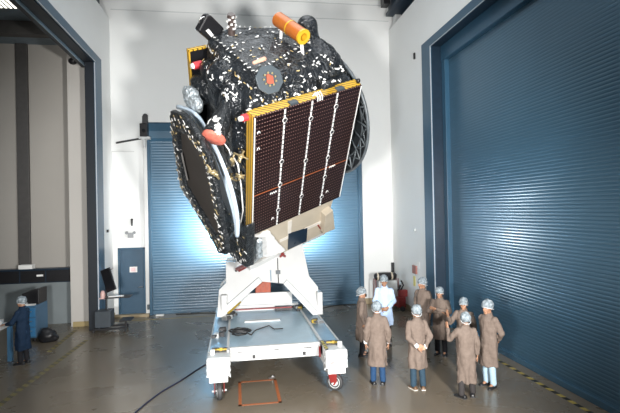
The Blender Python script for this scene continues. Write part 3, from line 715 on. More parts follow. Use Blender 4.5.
for i, (a, c) in enumerate(((x0, -.2), (1.70, x1))):
    b = MB(); b.box((a, 9.55, .66), (c, y1, zd + .01)); rl = cp(b, 'side_rail', rail_m, bevel=.008)
    inn_x = c - .05 if i == 0 else a
    b = MB(); b.box((inn_x, 9.55, zd), (inn_x + .05, y1, zd + .05)); b.box(((a if i == 0 else c - .03), 9.6, zd), ((a if i == 0 else c - .03) + .03, y1, zd + .03)); cp(b, 'rail_lip', white_m, rl)
# corner blocks, casters
def caster(x, y, ang, nm='caster'):
    o = MB(); o.box((x - .15, y - .15, .385), (x + .15, y + .15, .405)); o.cyl((x, y, .405), (x, y, .36), .07)
    dx, dy = math.cos(ang), math.sin(ang); tx, ty = -dy, dx
    for s in (-1, 1):
        px, py = x + tx * .085 * s, y + ty * .085 * s
        P0 = [Vector((px + dx * u, py + dy * u, z)) for u, z in ((-.09, .39), (.10, .39), (.10, .22), (.05, .14), (-.01, .14), (-.06, .24))]
        o.prism(P0, (tx * .012 * s, ty * .012 * s, 0))
    ca_ = cp(o, nm, red_m, label='red caster bracket')
    ax = Vector((x + dx * .02, y + dy * .02, .178)); t = Vector((tx, ty, 0))
    w = MB(); w.lathe([(.08, -.035), (.15, -.045), (.172, -.03), (.178, 0), (.172, .03), (.15, .045), (.08, .035)], ax, t, 28); wh = cp(w, 'wheel', rubber_m, ca_, smooth='auto')
    w = MB(); w.lathe([(0, -.05), (.03, -.05), (.035, -.03), (.10, -.03), (.115, -.046), (.125, -.04), (.125, .04), (.115, .046), (.10, .03), (.035, .03), (.03, .05), (0, .05)], ax, t, 24); w.cyl(ax - t * .14, ax + t * .14, .018); cp(w, 'wheel_hub', greyw_m, ca_, smooth='auto')
for i, (xa, xb) in enumerate(((-.62, -.18), (1.70, 2.14))):
    b = MB(); b.box((xa, 9.2, .52), (xb, 9.86, zd + .01)); b.box((xa + .04, 9.2, .40), (xb - .04, 9.75, .54)); blk = cp(b, 'corner_block', white_m, bevel=.012)
    b = MB(); b.box((xa + .02, 9.22, zd), (xb - .02, 9.84, zd + .018)); cp(b, 'top_plate', greyw_m, blk, bevel=.005)
    s = xb if i == 0 else xa
    for z in (.46, .58, .70):
        b = MB(); b.box((s - .012, 9.3, z), (s + .012, 9.38, z + .05)); cp(b, 'bolt_plate', greyw_m, blk)
    for z in (.5, .62, .74):
        b = MB(); b.box((xa - .012 if i == 0 else xb - .02, 9.25, z), (xa + .04 if i == 0 else xb + .012, 9.29, z + .03)); cp(b, 'bolt_plate', greyw_m, blk)
    b = MB(); xm = (xa + xb) / 2
    b.box((xm - .0, 9.63, zd + .02), (xm + .07, 9.70, zd + .08)); b.tube([(xm - .12, 9.66, zd + .05), (xm + .16, 9.64, zd + .05)], .02); cp(b, 'yellow_latch', yel_m, blk, bevel=.008)
    b = MB(); b.tube([(xm - .15, 9.76, zd + .05), (xm + .18, 9.74, zd + .04)], .018); b.tube([(xm - .13, 9.55, zd + .04), (xm + .16, 9.52, zd + .04)], .014); cp(b, 'black_rod', black_m, blk)
    b = MB(); b.cyl((xm + .12 * (1 if i else -1), 9.45, zd + .01), (xm + .12 * (1 if i else -1), 9.45, zd + .12), .05, n=14); cp(b, 'cap_nut', white_m, blk, bevel=.01)
    caster(xm - (.0 if i == 0 else .02), 9.42, (-PI / 2 + .1, .95 - PI / 2)[i])
    caster(xm, 13.8, PI / 2)
b = MB(); b.box((1.70, 9.24, zd + .02), (1.76, 9.83, zd + .055)); cp(b, 'hazard_strip', stripes('cart hazard strip', (.6, .5, .1), (.02, .02, .02), 1 / .12, (0, 1, 0), .5, .5))
b = MB(); b.box((1.66, 9.78, .58), (1.705, 9.80, .80)); b.box((1.80, 9.19, .62), (1.86, 9.20, .64)); cp(b, 'red_marking', red_m)
# tilt stand: two A-shaped white side frames front and rear, joined by a sloping table
SLP = .55
def atS(px, py):
    """point on the leaning front plane of the stand"""
    d = ray(px, py); t = (12.35 - SLP * zd + SLP * CAM[2]) / (d[1] - SLP * d[2])
    return Vector(CAM + d * t)
fy = lambda z: 12.35 + SLP * (z - zd)
P = [(226, 262), (226, 283), (219, 290), (217, 317), (222.5, 317.5), (226, 313), (262, 281.5), (283, 283.5), (313, 315), (319, 315), (318, 287), (309, 276), (304, 252), (302, 240), (281, 249), (250, 262)]
pf = [atS(*q) for q in P]
for p in pf:
    if p.z < zd + .01: p.z = zd + .01; p.y = fy(p.z)
def split_frame(poly, dy, th, mx=1.0, lim=9):
    mb = MB(); off = Vector((0, th, 0))
    def g(i):
        z = min(poly[i].z, lim); return Vector((poly[i].x * mx, fy(z) + dy, z))
    for idx in ((0, 1, 2, 3, 4, 5, 6), (6, 7, 14, 15, 0), (7, 8, 9, 10, 11, 12, 13, 14)):
        mb.prism([g(i) for i in idx], off)
    return mb
tilt = cp(split_frame(pf, 0, .4), 'tilt_stand', white_m)
for s_ in ((5, 6), (8, 7)):
    b = MB(); p, q = pf[s_[0]], pf[s_[1]]; d = (q - p).normalized(); nn = Vector((-d.z, 0, d.x)).normalized() * (1 if s_[0] == 5 else -1)
    w = .15; k = Vector((0, -.09, 0)); lift = lambda v: Vector((v.x, fy(v.z) - .09, v.z))
    b.prism([lift(p), lift(q), lift(q + nn * w), lift(p + nn * w)], (0, .12, 0))
    cp(b, 'diagonal_brace', greyw_m, tilt, bevel=.01)
cp(split_frame(pf, 1.0, .25, .98, 2.45), 'rear_frame', white_m, tilt)
for i_, k in ((1, 2), (10, 10)):
    b = MB(); zt = pf[k].z - .1; xx = pf[i_].x - (.05 if i_ == 1 else 0); b.box((xx - .07, 12.45, zd), (xx + .07, 12.95, zt)); cp(b, 'jack_leg', white_m, tilt, bevel=.015)
pb = atS(278, 272)
b = MB(); b.box((pb.x - .06, pb.y - .06, pb.z - .05), (pb.x + .06, pb.y, pb.z + .05)); cp(b, 'grey_junction_box', grey_m, tilt)
b = MB(); b.tube([atS(277.5, 258) + Vector((0, -.005, 0)), atS(278.5, 284) + Vector((0, -.005, 0))], .012, 6); cp(b, 'thin_cable', cable_m, tilt)
b = MB(); b.prism([atS(270, 270) + Vector((0, -.012, 0)), atS(271, 270) + Vector((0, -.012, 0)), atS(271.5, 281) + Vector((0, -.012, 0)), atS(270.5, 281) + Vector((0, -.012, 0))], (0, .01, 0)); cp(b, 'frame_joint', rail_m, tilt)
p = atS(236, 270.5); b = MB(); b.cyl(p, p - Vector((0, .06, 0)), .03); cp(b, 'lock_pin', rubber_m, tilt)
# sloping table that carries the satellite
def Sw(a, b_, n): return SO + SA.transposed() @ Vector((a, b_, n))
b = MB(); b.prism([Sw(.1, 4.9, .2), Sw(2.7, 4.9, .2), Sw(2.7, 4.9, 2.4), Sw(.1, 4.9, 2.4)], SA.transposed() @ Vector((0, .16, 0))); cp(b, 'tilt_table', white_m, tilt, bevel=.02)
# stacked orange blocks and clutter beneath the stand
b = MB()
for k in range(3):
    p = at(259 + k * 5.0, 290, 1, 13.25); b.box((p.x - .10, 13.2, 1.1), (p.x + .045, 13.38, 1.78)); 
ob = cp(b, 'orange_counterweight', brick_m, bevel=.01, label='orange red blocks seen through the stand')
b = MB(); b.box((at(243, 300, 1, 13.15).x - .1, 13.1, 1.08), (at(292, 300, 1, 13.15).x, 13.2, 1.40)); cp(b, 'cross_beam', white_m, bevel=.012)
b = MB(); p = at(236, 307, 1, 13.0); q = at(292, 307, 1, 13.0); b.box((p.x, 13.02, .97), (q.x, 13.06, 1.0)); cp(b, 'red_bar', red_m)
b = MB(); p = at(232, 310, 2, zd); b.box((.15, 12.0, zd), (1.05, 12.14, zd + .035)); cp(b, 'white_cross_strip', greyw_m)
for i, (px, py) in enumerate(((228, 318), (222, 331), (317, 322), (313, 309), (232, 314), (298, 308), (218, 336))):
    p = at(px, py, 2, zd + .06); b = MB()
    for k in range(4):
        d = Vector((rnd.uniform(-.1, .1), rnd.uniform(-.12, .12), rnd.uniform(-.03, .06))); b.obox(p + d, ((1, rnd.uniform(-.6, .6), 0), (rnd.uniform(-.6, .6), 1, 0), (0, 0, 1)), (rnd.uniform(.03, .08), rnd.uniform(.03, .08), rnd.uniform(.025, .05))); b.cur = (b.cur + 1) % 3
    cp(b, 'clamp', [rubber_m, steel_m, (white_m, rubber_m, yel_m)[i % 3]], bevel=.006)
b = MB(); p = at(231, 313, 2, zd + .1); b.tube([p + Vector((-.1, -.1, 0)), p + Vector((.25, .2, .25))], .035); cp(b, 'yellow_strut', yel_m)
b = MB(); p = at(283, 306, 2, zd + .12); b.box((p.x - .22, p.y - .06, zd), (p.x + .25, p.y + .1, zd + .12)); b.box((p.x + .3, p.y + .1, zd), (p.x + .6, p.y + .3, zd + .1)); cp(b, 'black_toolbox', black_m, bevel=.01)

# cable coil lying on the deck
p = at(241, 334, 2, zd + .03); b = MB()
for k in range(5):
    c = p + Vector((rnd.uniform(-.05, .05), rnd.uniform(-.05, .05), .02 + .022 * k)); rr = rnd.uniform(.10, .17)
    b.tube([c + Vector((rr * 1.35 * math.cos(t), rr * math.sin(t), rnd.uniform(-.01, .01))) for t in [2 * PI * j / 18 for j in range(18)]], .020, 6, True)
tail = [p + Vector((.15, -.02, .02))] + [at(px, py, 2, zd + .02) for px, py in ((251, 335), (254, 331.5), (256, 330), (262, 328), (269, 325.5), (274, 329), (283, 328.5))]
b.tube(tail, .013, 6)
tag(b.build('cable_coil', cable_m, smooth=True), 'black cable coil with a loose tail lying on the blue grey cart deck', 'cable')

# ================================================================== PEOPLE
def rotz(v, a, c=(0, 0, 0)):
    v = Vector(v); c = Vector(c); d = v - c; return c + Vector((d.x * math.cos(a) - d.y * math.sin(a), d.x * math.sin(a) + d.y * math.cos(a), d.z))
def hand(mb, wrist, d, palm, curl, side, s=1.0):
    """five-fingered hand: d = pointing direction, palm = palm normal, side = +1/-1 where the thumb leaves"""
    d = Vector(d).normalized(); palm = (Vector(palm) - d * Vector(palm).dot(d)).normalized(); x = d.cross(palm) * side
    w = Vector(wrist)
    for o in (-.024, -.008, .008, .024): mb.capsule(w + d * .005 + x * o * .7, w + d * .085 + x * o * 1.15, .015, .0135, 8)
    for k, (o, L) in enumerate(((.031, .070), (.0105, .078), (-.0105, .073), (-.031, .057))):
        p = w + d * .088 + x * o; dd = d.copy(); dd = (dd + x * o * 2.5).normalized()
        for j, fr in enumerate((.46, .31, .23)):
            q = p + dd * L * fr; mb.capsule(p, q, .0096 - j * .0008, .0090 - j * .0008, 8); p = q
            ax = x; c_ = curl * (.6 + .5 * j); dd = (dd * math.cos(c_) + palm * math.sin(c_)).normalized()
    p = w + d * .025 + x * .028; dd = (d * .6 + x * .75 + palm * .25).normalized()
    for j, L in enumerate((.042, .034, .026)):
        q = p + dd * L; mb.capsule(p, q, .0125 - j * .0012, .0112 - j * .001, 8); p = q; dd = (dd + palm * .25 + d * .35).normalized()
def person(loc, rz, h, label, coat, trousers, shoe, hem=.46, pose='down', head_yaw=0.0, head_pitch=0.0, cap=True, hair=hair_m, group=None, stance=.10, cuffs=False, feet=None, lean=0.0, extra=None, capmat=None):
    root = thing('person', label, 'person', loc, rz, group)
    s = h / 1.75
    V = lambda x, y, z: Vector((x * s, (y - lean * max(0, z - .9)) * s, z * s))
    arms = {}
    for sd in (-1, 1):
        sh = V(.196 * sd, 0, 1.385)
        P = pose if isinstance(pose, str) else pose[0 if sd < 0 else 1]
        if P == 'down': el, wr, hdir, pal, curl = V(.238 * sd, .035, 1.12), V(.245 * sd, -.05, .875), (0, -.15, -1), (-sd, -.2, 0), .35
        elif P == 'behind': el, wr, hdir, pal, curl = V(.242 * sd, .10, 1.12), V(.085 * sd, .205, .935 + .015 * sd), (-sd, .12, -.25), (0, -1 * sd * -1, .2), .5
        elif P == 'clasp': el, wr, hdir, pal, curl = V(.245 * sd, -.04, 1.12), V(.10 * sd, -.235, .985 + .012 * sd), (-sd, -.35, -.3), (0, 1, .1), .55
        elif P == 'cross': el, wr, hdir, pal, curl = V(.265 * sd, -.10, 1.13), V(-.07 * sd, -.215 - .03 * sd, 1.20 + .035 * sd), (-sd, .15, .12), (0, 1, 0), .4
        elif P == 'raise': el, wr, hdir, pal, curl = V(.31 * sd, -.13, 1.16), V(.30 * sd, -.30, 1.33), (.15 * sd, -.25, 1), (0, 0.3, 0) if False else (-sd, -.4, 0), .3
        elif P == 'point': el, wr, hdir, pal, curl = V(.30 * sd, -.10, 1.16), V(.16 * sd, -.33, 1.27), (-.3 * sd, -.6, .7), (-sd, .2, .2), .4
        elif P == 'work': el, wr, hdir, pal, curl = V(.25 * sd, -.10, 1.12), V(.13 * sd, -.36, 1.06), (-.2 * sd, -1, -.1), (0, 0, -1), .4
        elif P == 'face': el, wr, hdir, pal, curl = V(.24 * sd, -.16, 1.20), V(.08 * sd, -.20, 1.45), (-.2 * sd, .1, 1), (-.3 * sd, 1, 0), .5
        arms[sd] = (sh, el, wr, hdir, pal, curl)
    ft = feet or [(-stance, 0.0, 0.0), (stance, -.03, 0.0)]
    # --- body: one continuous surface
    mb = MB(); nk = V(0, .01, 1.50)
    def H(x, y, z):
        v = Vector((x, y, z - 1.52)); v = Matrix.Rotation(head_pitch, 3, 'X') @ v; v = Matrix.Rotation(head_yaw, 3, 'Z') @ v
        v *= 1.06; return V(v.x, v.y, v.z + 1.495)
    R3 = Matrix.Rotation(head_yaw, 3, 'Z') @ Matrix.Rotation(head_pitch, 3, 'X')
    mb.ell(H(0, .014, 1.655), (.076 * s, .094 * s, .094 * s), R=R3); mb.ell(H(0, -.020, 1.600), (.061 * s, .074 * s, .086 * s), R=R3)
    mb.capsule(H(-.012, -.068, 1.532), H(.012, -.068, 1.532), .024 * s, .024 * s); mb.capsule(H(0, -.088, 1.642), H(0, -.110, 1.598), .010 * s, .016 * s, 10)
    mb.capsule(H(-.048, -.072, 1.658), H(.048, -.072, 1.658), .014 * s, .014 * s, 8); mb.capsule(H(-.020, -.086, 1.562), H(.020, -.086, 1.562), .011 * s, .011 * s, 8)
    for sd in (-1, 1):
        mb.ell(H(.079 * sd, .01, 1.615), (.014 * s, .024 * s, .034 * s), 10, 8, R3)
        mb.capsule(H(.040 * sd, -.055, 1.600), H(.030 * sd, -.062, 1.58), .026 * s, .022 * s, 8)
    mb.capsule(V(0, .015, 1.40), H(0, .012, 1.56), .060 * s, .055 * s)
    mb.capsule(V(-.12, 0, 1.35), V(.12, 0, 1.35), .055 * s, .055 * s); mb.capsule(V(0, 0, 1.28), V(0, 0, 1.02), .100 * s, .100 * s)
    for sd in (-1, 1):
        sh, el, wr, hdir, pal, curl = arms[sd]
        mb.capsule(sh + V(-.02 * sd, 0, -.02), el, .045 * s, .038 * s); mb.capsule(el, wr, .036 * s, .028 * s); hand(mb, wr, hdir, pal, curl, sd, s)
        f = ft[0 if sd < 0 else 1]; ank = V(f[0], f[1] + .03, .09); hip = V(.075 * sd, 0, .90); kn = hip.lerp(ank, .52) + Vector((0, -.02, 0))
        mb.capsule(hip, kn, .070 * s, .052 * s); mb.capsule(kn, ank, .052 * s, .036 * s); mb.capsule(ank, ank + Vector((0, -.08, -.045)), .038 * s, .03 * s)
    put(remesh(mb, 'body', .0085, 3, .45), 'body', skin_m, root)
    for sd in (-1, 1):
        e = MB(); e.ell(H(.031 * sd, -.082, 1.637), (.013 * s, .011 * s, .009 * s), 10, 8); e.build('eye', eye_m, root, smooth=True)
    # --- hair and cap
    mb = MB()
    nu, nv = 28, 16; vs = []; fs = []
    def shell(rx, ry, rz_, cz, fz_, bz, wob, seed):
        m2 = MB(); m2.ell((0, 0, 0), (rx, ry, rz_), nu, nv); out = []
        for v in m2.v:
            v = Vector(v); t = (v.y + ry) / (2 * ry); zl = fz_ + (bz - fz_) * t
            q = v * (1 + wob * noise.noise(v * 22 + Vector((seed, 0, 0))) + wob * .6 * noise.noise(v * 55 + Vector((0, seed, 0))))
            z = q.z + cz
            if z < zl:
                z = zl
            out.append(H(q.x, q.y + .014, z))
        m2.v = [tuple(o) for o in out]; return m2
    shell(.080, .099, .099, 1.655, 1.685, 1.56, .02, 1).build('hair', hair, root, smooth=True)
    if cap:
        sd_ = sum(ord(c) for c in label) % 17
        cm = shell(.101, .125, .112, 1.672, 1.655, 1.565, .15, sd_).build('hair_net', capmat or cap_m, root, smooth=True)
        e = MB(); ringp = []
        for k in range(28):
            a = 2 * PI * k / 28; y = .116 * math.sin(a); x = .091 * math.cos(a); t = (y + .118) / .236
            ringp.append(H(x, y + .014, 1.655 + (1.565 - 1.655) * t + .004 * math.sin(9 * a)))
        e.tube(ringp, .008 * s, 6, True); e.build('elastic_band', band_m, cm, smooth=True)
    # --- coat
    mb = MB(); prof = [(hem - .02, .200, .160), (.62, .196, .155), (.80, .190, .150), (.95, .182, .142), (1.12, .172, .132), (1.28, .196, .136), (1.36, .198, .120), (1.41, .158, .100), (1.46, .090, .080), (1.50, .074, .074)]
    if hem > .6: prof = [p for p in prof if p[0] > hem or p[0] == hem - .02]
    n = 40; rings = []
    for z, rx, ry in prof:
        fold = max(0, (1.1 - z)) * .075; ring = []
        for k in range(n):
            a = 2 * PI * k / n; w = 1 + fold * (math.sin(a * 7 + z * 3 + rz) * .6 + math.sin(a * 4 + 1.3 + z * 2) * .5)
            ring.append(V(rx * w * math.cos(a), ry * w * math.sin(a), z))
        rings.append(ring)
    vs = [v for r in rings for v in r]; fs = [(i * n + k, i * n + (k + 1) % n, (i + 1) * n + (k + 1) % n, (i + 1) * n + k) for i in range(len(rings) - 1) for k in range(n)] + [tuple(range(n))[::-1], tuple(range((len(rings) - 1) * n, len(rings) * n))]
    mb.add(vs, fs)
    for sd in (-1, 1):
        sh, el, wr, hdir, pal, curl = arms[sd]
        mb.capsule(sh + V(-.035 * sd, 0, -.01), el, .072 * s, .060 * s); mb.capsule(el, el.lerp(wr, .93), .060 * s, .046 * s)
    me = remesh(mb, 'coat', .0115, 2, .5)
    sdv = loc[0] * 3.1 + loc[1]
    nrm = [v.normal.copy() for v in me.vertices]
    for v, nv_ in zip(me.vertices, nrm):
        p = v.co; zf = min(1, max(.25, (1.45 - p.z) / .9))
        q = noise.noise(Vector((p.x * 11 + sdv, p.y * 11, p.z * 2.6))); q2 = noise.noise(Vector((p.x * 7, p.y * 7 + sdv, p.z * 9)))
        q3 = noise.noise(Vector((p.x * 24, p.y * 24 + sdv, p.z * 11)))
        v.co += nv_ * (.032 * q * zf + .014 * q2 + .007 * q3)
    me.update(); ct = put(me, 'coat', coat, root)
    e = MB(); e.tube([V(.073 * math.cos(a), .068 * math.sin(a), 1.492 - .012 * math.sin(-a)) for a in [2 * PI * k / 20 for k in range(20)]], .016 * s, 6, True); e.build('collar', coat, ct, smooth=True)
    e = MB()
    zs = [hem + .03 + (1.40 - hem) * k / 12 for k in range(13)]
    bt = BVHTree.FromPolygons([v.co for v in me.vertices], [tuple(p.vertices) for p in me.polygons]); pp = []
    for z in zs:
        hit = bt.ray_cast(V(.015, -.8, z) , Vector((0, 1, 0)))
        if hit[0] is not None: pp.append(hit[0] + Vector((0, -.001, 0)))
    if len(pp) > 2: e.tube(pp, .006, 5); e.build('front_seam', coat, ct, smooth=True)
    if cuffs:
        for sd in (-1, 1):
            sh, el, wr, hdir, pal, curl = arms[sd]; d = (wr - el).normalized()
            e = MB(); e.lathe([(.040 * s, -.045), (.045 * s, -.02), (.043 * s, .02), (.034 * s, .03)], wr - d * .012, d, 16); e.build('cuff', cuff_m, root, smooth=True)
    # --- trousers and shoes
    mb = MB(); mb.capsule(V(-.05, 0, .92), V(.05, 0, .92), .085 * s, .085 * s)
    for sd in (-1, 1):
        f = ft[0 if sd < 0 else 1]; ank = V(f[0], f[1] + .03, .10); hip = V(.075 * sd, 0, .88); kn = hip.lerp(ank, .5) + Vector((0, -.02, 0))
        mb.capsule(hip, kn, .080 * s, .072 * s); mb.capsule(kn, ank, .072 * s, .064 * s)
    put(remesh(mb, 'trousers', .013, 3), 'trousers', trousers, root)
    for sd in (-1, 1):
        f = ft[0 if sd < 0 else 1]; c = Vector((f[0] * s, f[1] * s, 0)); fa = f[2] + sd * .22
        prof = [(.055, .034, .030), (.045, .040, .075), (.01, .041, .088), (-.05, .042, .078), (-.11, .048, .062), (-.16, .046, .050), (-.20, .030, .036), (-.215, .012, .024)]
        def ring(y, w, hh, z0, z1): return [rotz(Vector((w * math.cos(a), y, z0 + (hh - z0) * max(0, math.sin(a)) if math.sin(a) > 0 else z0)), fa) + c for a in [2 * PI * k / 14 for k in range(14)]]
        e = MB(); R = [ring(y + .06, w, hh, .018, 0) for y, w, hh in prof]; n = 14
        e.add([v for r in R for v in r], [(i * n + k, i * n + (k + 1) % n, (i + 1) * n + (k + 1) % n, (i + 1) * n + k) for i in range(len(R) - 1) for k in range(n)] + [tuple(range(n))[::-1], tuple(range((len(R) - 1) * n, len(R) * n))])
        so = e.build('shoe', shoe, root, smooth=True)
        lo = [rotz(Vector((-w * 1.04, y + .06, 0)), fa) + c for y, w, hh in prof] + [rotz(Vector((w * 1.04, y + .06, 0)), fa) + c for y, w, hh in prof[::-1]]
        e = MB(); e.prism(lo, (0, 0, .02)); e.build('sole', (sole_m if shoe is tanshoe_m else rubber_m), so)
    if extra: extra(root, V, H)
    return root
D = math.radians
GRP = 'visitors standing in a circle beside the right roller door'
def dark_mask(root, V, H):
    e = MB(); e.ell(H(0, -.105, 1.585), (.045, .022, .05), 14, 10); e.build('dark_face_cover', black_m, root, smooth=True)
person((3.06, 11.47, 0), D(78), 1.70, 'person in taupe coat and hair net, first beside the cart, facing right, dark trousers', taupe_m, trou_m, shoe_m, .44, 'down', D(5), D(4), group=GRP, extra=dark_mask)
person((2.87, 9.56, 0), D(170), 1.72, 'person seen from behind in taupe coat and bright blue jeans with black shoes', taupe_m, jean_m, shoe_m, .42, 'down', D(0), D(4), group=GRP, cuffs=True)
person((3.90, 12.25, 0), D(-16), 1.86, 'person in pale blue white coat facing the camera with hands clasped in front', lab_m, trou_m, shoe_m, .52, 'clasp', D(4), D(6), group=GRP)
person((3.58, 9.13, 0), D(182), 1.70, 'person seen from behind with hands joined behind the back, grey blue jeans, tan shoes', taupe_m, jeand_m, tanshoe_m, .47, 'behind', D(-6), D(3), group=GRP, cuffs=True)
person((4.86, 11.92, 0), D(-55), 1.80, 'person in taupe coat beside the roller door frame, looking left past the white-coated person', taupe_m, trou_m, shoe_m, .45, 'down', D(-22), D(5), group=GRP, hair=hairg_m)
person((4.98, 11.12, 0), D(-34), 1.68, 'person in taupe coat standing with arms crossed near the door frame', taupe_m, trou_m, shoe_m, .44, 'cross', D(-8), D(8), group=GRP)
person((5.02, 9.95, 0), D(-40), 1.62, 'person half hidden behind the nearest taupe coat, raising a hand by the chest', taupe_m, trou_m, shoe_m, .45, ('raise', 'down'), D(5), D(8), group=GRP)
person((4.36, 8.58, 0), D(168), 1.62, 'nearest person seen from behind in taupe coat with left arm lifted, charcoal trousers', taupe_m, troug_m, shoe_m, .32, ('down', 'raise'), D(0), D(2), group=GRP, feet=[(-.12, -.04, 0), (.14, .06, .5)])
person((5.04, 8.95, 0), D(-72), 1.76, 'person in taupe coat and light blue jeans closest to the roller door', taupe_m, jeanl_m, shoe_m, .46, 'behind', D(4), D(6), group=GRP)
person((-5.30, 12.67, 0), D(-105), 1.66, 'person in dark navy coat and hair net working at the bench in the side bay', navy_m, trou_m, shoe_m, .40, 'work', D(0), D(14))

# ================================================================== SIDE BAY THINGS
# work bench at the far left
wb = thing('work_bench', 'blue work bench at the left edge, in front of the navy-coated person', 'bench', (-6.45, 12.55, 0))
wp = lambda mb, n, m_, **k: mb.build(n, m_, wb, loc=Vector((6.45, -12.55, 0)), **k)
b = MB(); b.box((-7.3, 12.0, .90), (-5.70, 13.1, .96)); wp(b, 'bench_top', greyw_m, bevel=.008)
for x, y in ((-7.2, 12.1), (-5.74, 12.1), (-7.2, 13.0), (-5.74, 13.0)):
    b = MB(); b.box((x - .05, y - .05, 0), (x + .05, y + .05, .9)); wp(b, 'leg', blucab_m)
b = MB(); b.box((-7.1, 12.12, .25), (-5.80, 12.15, .88)); wp(b, 'front_panel', blucab_m)
b = MB(); p = Vector((-5.98, 12.3, .973)); b.obox(p, ((1, .1, 0), (-.1, 1, 0), (0, 0, 1)), (.22, .15, .012)); tag(b.build('paper_stack', paper_m), 'white paper stack lying on the blue work bench', 'paper')
b = MB(); p = Vector((-6.05, 12.85, 1.012)); b.obox(p, ((1, .3, 0), (-.3, 1, 0), (0, 0, 1)), (.20, .16, .05)); tag(b.build('white_tray', white_m, bevel=.01), 'white tray behind the paper stack on the work bench', 'tray')
# blue cabinet
cbx = thing('tool_cabinet', 'blue tool cabinet with drawers behind the navy-coated person', 'cabinet', (-5.98, 14.75, 0))
cb = lambda mb, n, m_, par=None, **k: mb.build(n, m_, par or cbx, **k)
b = MB(); b.box((-.20, 0, .12), (.17, .85, 1.05)); cb(b, 'cabinet_body', blucab_m, bevel=.01)
for k in range(3):
    b = MB(); b.box((-.18, -.03, .17 + .28 * k), (.15, 0, .42 + .28 * k)); dr = cb(b, 'drawer', blucabl_m, bevel=.005)
    b = MB(); b.box((-.10, -.06, .32 + .28 * k), (.07, -.03, .34 + .28 * k)); b.build('drawer_handle', steel_m, dr)
for x, y in ((-.14, .08), (.11, .08), (-.14, .78), (.11, .78)):
    b = MB(); b.cyl((x - .02, y, .05), (x + .02, y, .05), .05); b.box((x - .03, y - .03, .06), (x + .03, y + .03, .13)); cb(b, 'caster', rubber_m)
b = MB(); b.box((-.17, .02, 1.052), (.12, .16, 1.09)); q = b.build('cleaning_cloth', paper_m, bevel=.012); q.location = cbx.location; tag(q, 'white folded cloth on top of the blue tool cabinet', 'cloth')
# black equipment case on the cabinet
b = MB(); b.prism([(-.30, .22, 1.052), (.17, .22, 1.052), (.17, .22, 1.50), (-.30, .22, 1.38)], (0, .6, 0)); q = b.build('equipment_case', black_m, bevel=.015); q.location = cbx.location; tag(q, 'black slanted equipment case standing on the blue tool cabinet', 'case')
# dark bag on the floor
bc = Vector((-5.50, 14.72, 0)); e = MB(); e.ell((0, 0, .16), (.26, .20, .22)); e.ell((-.03, 0, .26), (.17, .15, .15)); e.ell((.14, .02, .1), (.16, .15, .13)); me = remesh(e, 'bag', .03, 2)
nrm = [v.normal.copy() for v in me.vertices]
for v, nv_ in zip(me.vertices, nrm):
    v.co.z = max(v.co.z, 0.0); v.co += nv_ * .02 * noise.noise(v.co * 7) * (1 if v.co.z > .02 else 0)
q = put(me, 'duffel_bag', black_m); q.location = bc; tag(q, 'black bag slumped on the floor beside the blue tool cabinet', 'bag')
# wall shelf
b = MB(); b.box((-9.5, 16.7, 1.44), (-5.46, 17.02, 1.88)); ws = b.build('wall_shelf', dkblue_m, bevel=.01); tag(ws, 'long dark shelf unit against the side bay wall', 'shelf')
b = MB(); b.box((-9.5, 16.66, 1.88), (-5.45, 17.02, 1.91)); b.build('shelf_top', dkblue_m, ws)
for k in range(5):
    b = MB(); b.box((-9.4 + k * .79, 16.685, 1.47), (-8.65 + k * .79, 16.70, 1.85)); b.build('shelf_door', black_m, ws)
p = at(23, 272, 1, 16.5); b = MB(); b.box((p.x - .22, 16.68, 1.911), (p.x + .2, 16.95, 2.05)); tag(b.build('white_carton', paper_m, bevel=.01), 'white carton on top of the dark wall shelf', 'box')
p = at(35, 277, 1, 16.3); b = MB(); b.box((p.x - .1, 16.675, 1.66), (p.x + .1, 16.69, 1.72)); b.build('pale_label', paper_m, ws)
# lamp in the side bay ceiling
lp = at(5, 1, 2, 9.4); b = MB(); b.box((lp.x - .8, lp.y - .7, 9.36), (lp.x + .35, lp.y + .4, 9.44)); lm = tag(b.build('ceiling_lamp', greyw_m), 'louvred ceiling lamp in the side bay, cut by the top left corner', 'lamp')
b = MB()
for k in range(9): b.box((lp.x - .75 + k * .12, lp.y - .65, 9.352), (lp.x - .70 + k * .12, lp.y + .35, 9.359))
b.build('lamp_louvre', lamp_m, lm)
# small camera on the pillar
p = at(73, 61, 1, 16.38); b = MB(); b.cyl(p + Vector((0, .09, .1)), p + Vector((0, -.02, .02)), .05); b.ell(p, (.14, .12, .12)); b.tube([p + Vector((-.1, 0, .05)), p + Vector((.2, .05, .0))], .03)
tag(b.build('wall_camera', black_m, smooth=True), 'small black camera fixed high on the pale side bay pillar', 'camera')

# ================================================================== BACK LEFT CORNER
# workstation on wheels
kx, ky = -4.04, 15.65
ws_ = thing('computer_trolley', 'dark computer trolley with a tilted screen and keyboard tray by the blue door', 'trolley', (kx, ky, 0))
wk = lambda mb, n, m_, par=None, **k: mb.build(n, m_, par or ws_, **k)
b = MB(); b.cyl((-.06, 0, .08), (-.06, 0, 1.95), .03); wk(b, 'pole', black_m)
b = MB(); b.obox((.03, -.08, 1.60), ((.72, -.5, .3), (.5, .8, .1), (-.3, .1, 1)), (.20, .03, .36)); sc = wk(b, 'screen', black_m, bevel=.012)
b = MB(); b.obox((.05, -.115, 1.60), ((.72, -.5, .3), (.5, .8, .1), (-.3, .1, 1)), (.17, .004, .32)); b.build('screen_glass', glass_m, sc)
b = MB(); b.tube([(-.06, 0, 1.75), (.05, -.03, 1.9), (.16, -.02, 1.97)], .02); wk(b, 'screen_arm', steel_m)
b = MB(); b.box((-.02, -.35, 1.06), (.72, .1, 1.09)); ky_ = wk(b, 'keyboard_tray', black_m, bevel=.006)
b = MB(); b.obox((.28, -.18, 1.105), ((1, .1, 0), (-.1, 1, 0), (0, 0, 1)), (.22, .08, .012)); b.build('keyboard', paper_m, ky_, bevel=.004)
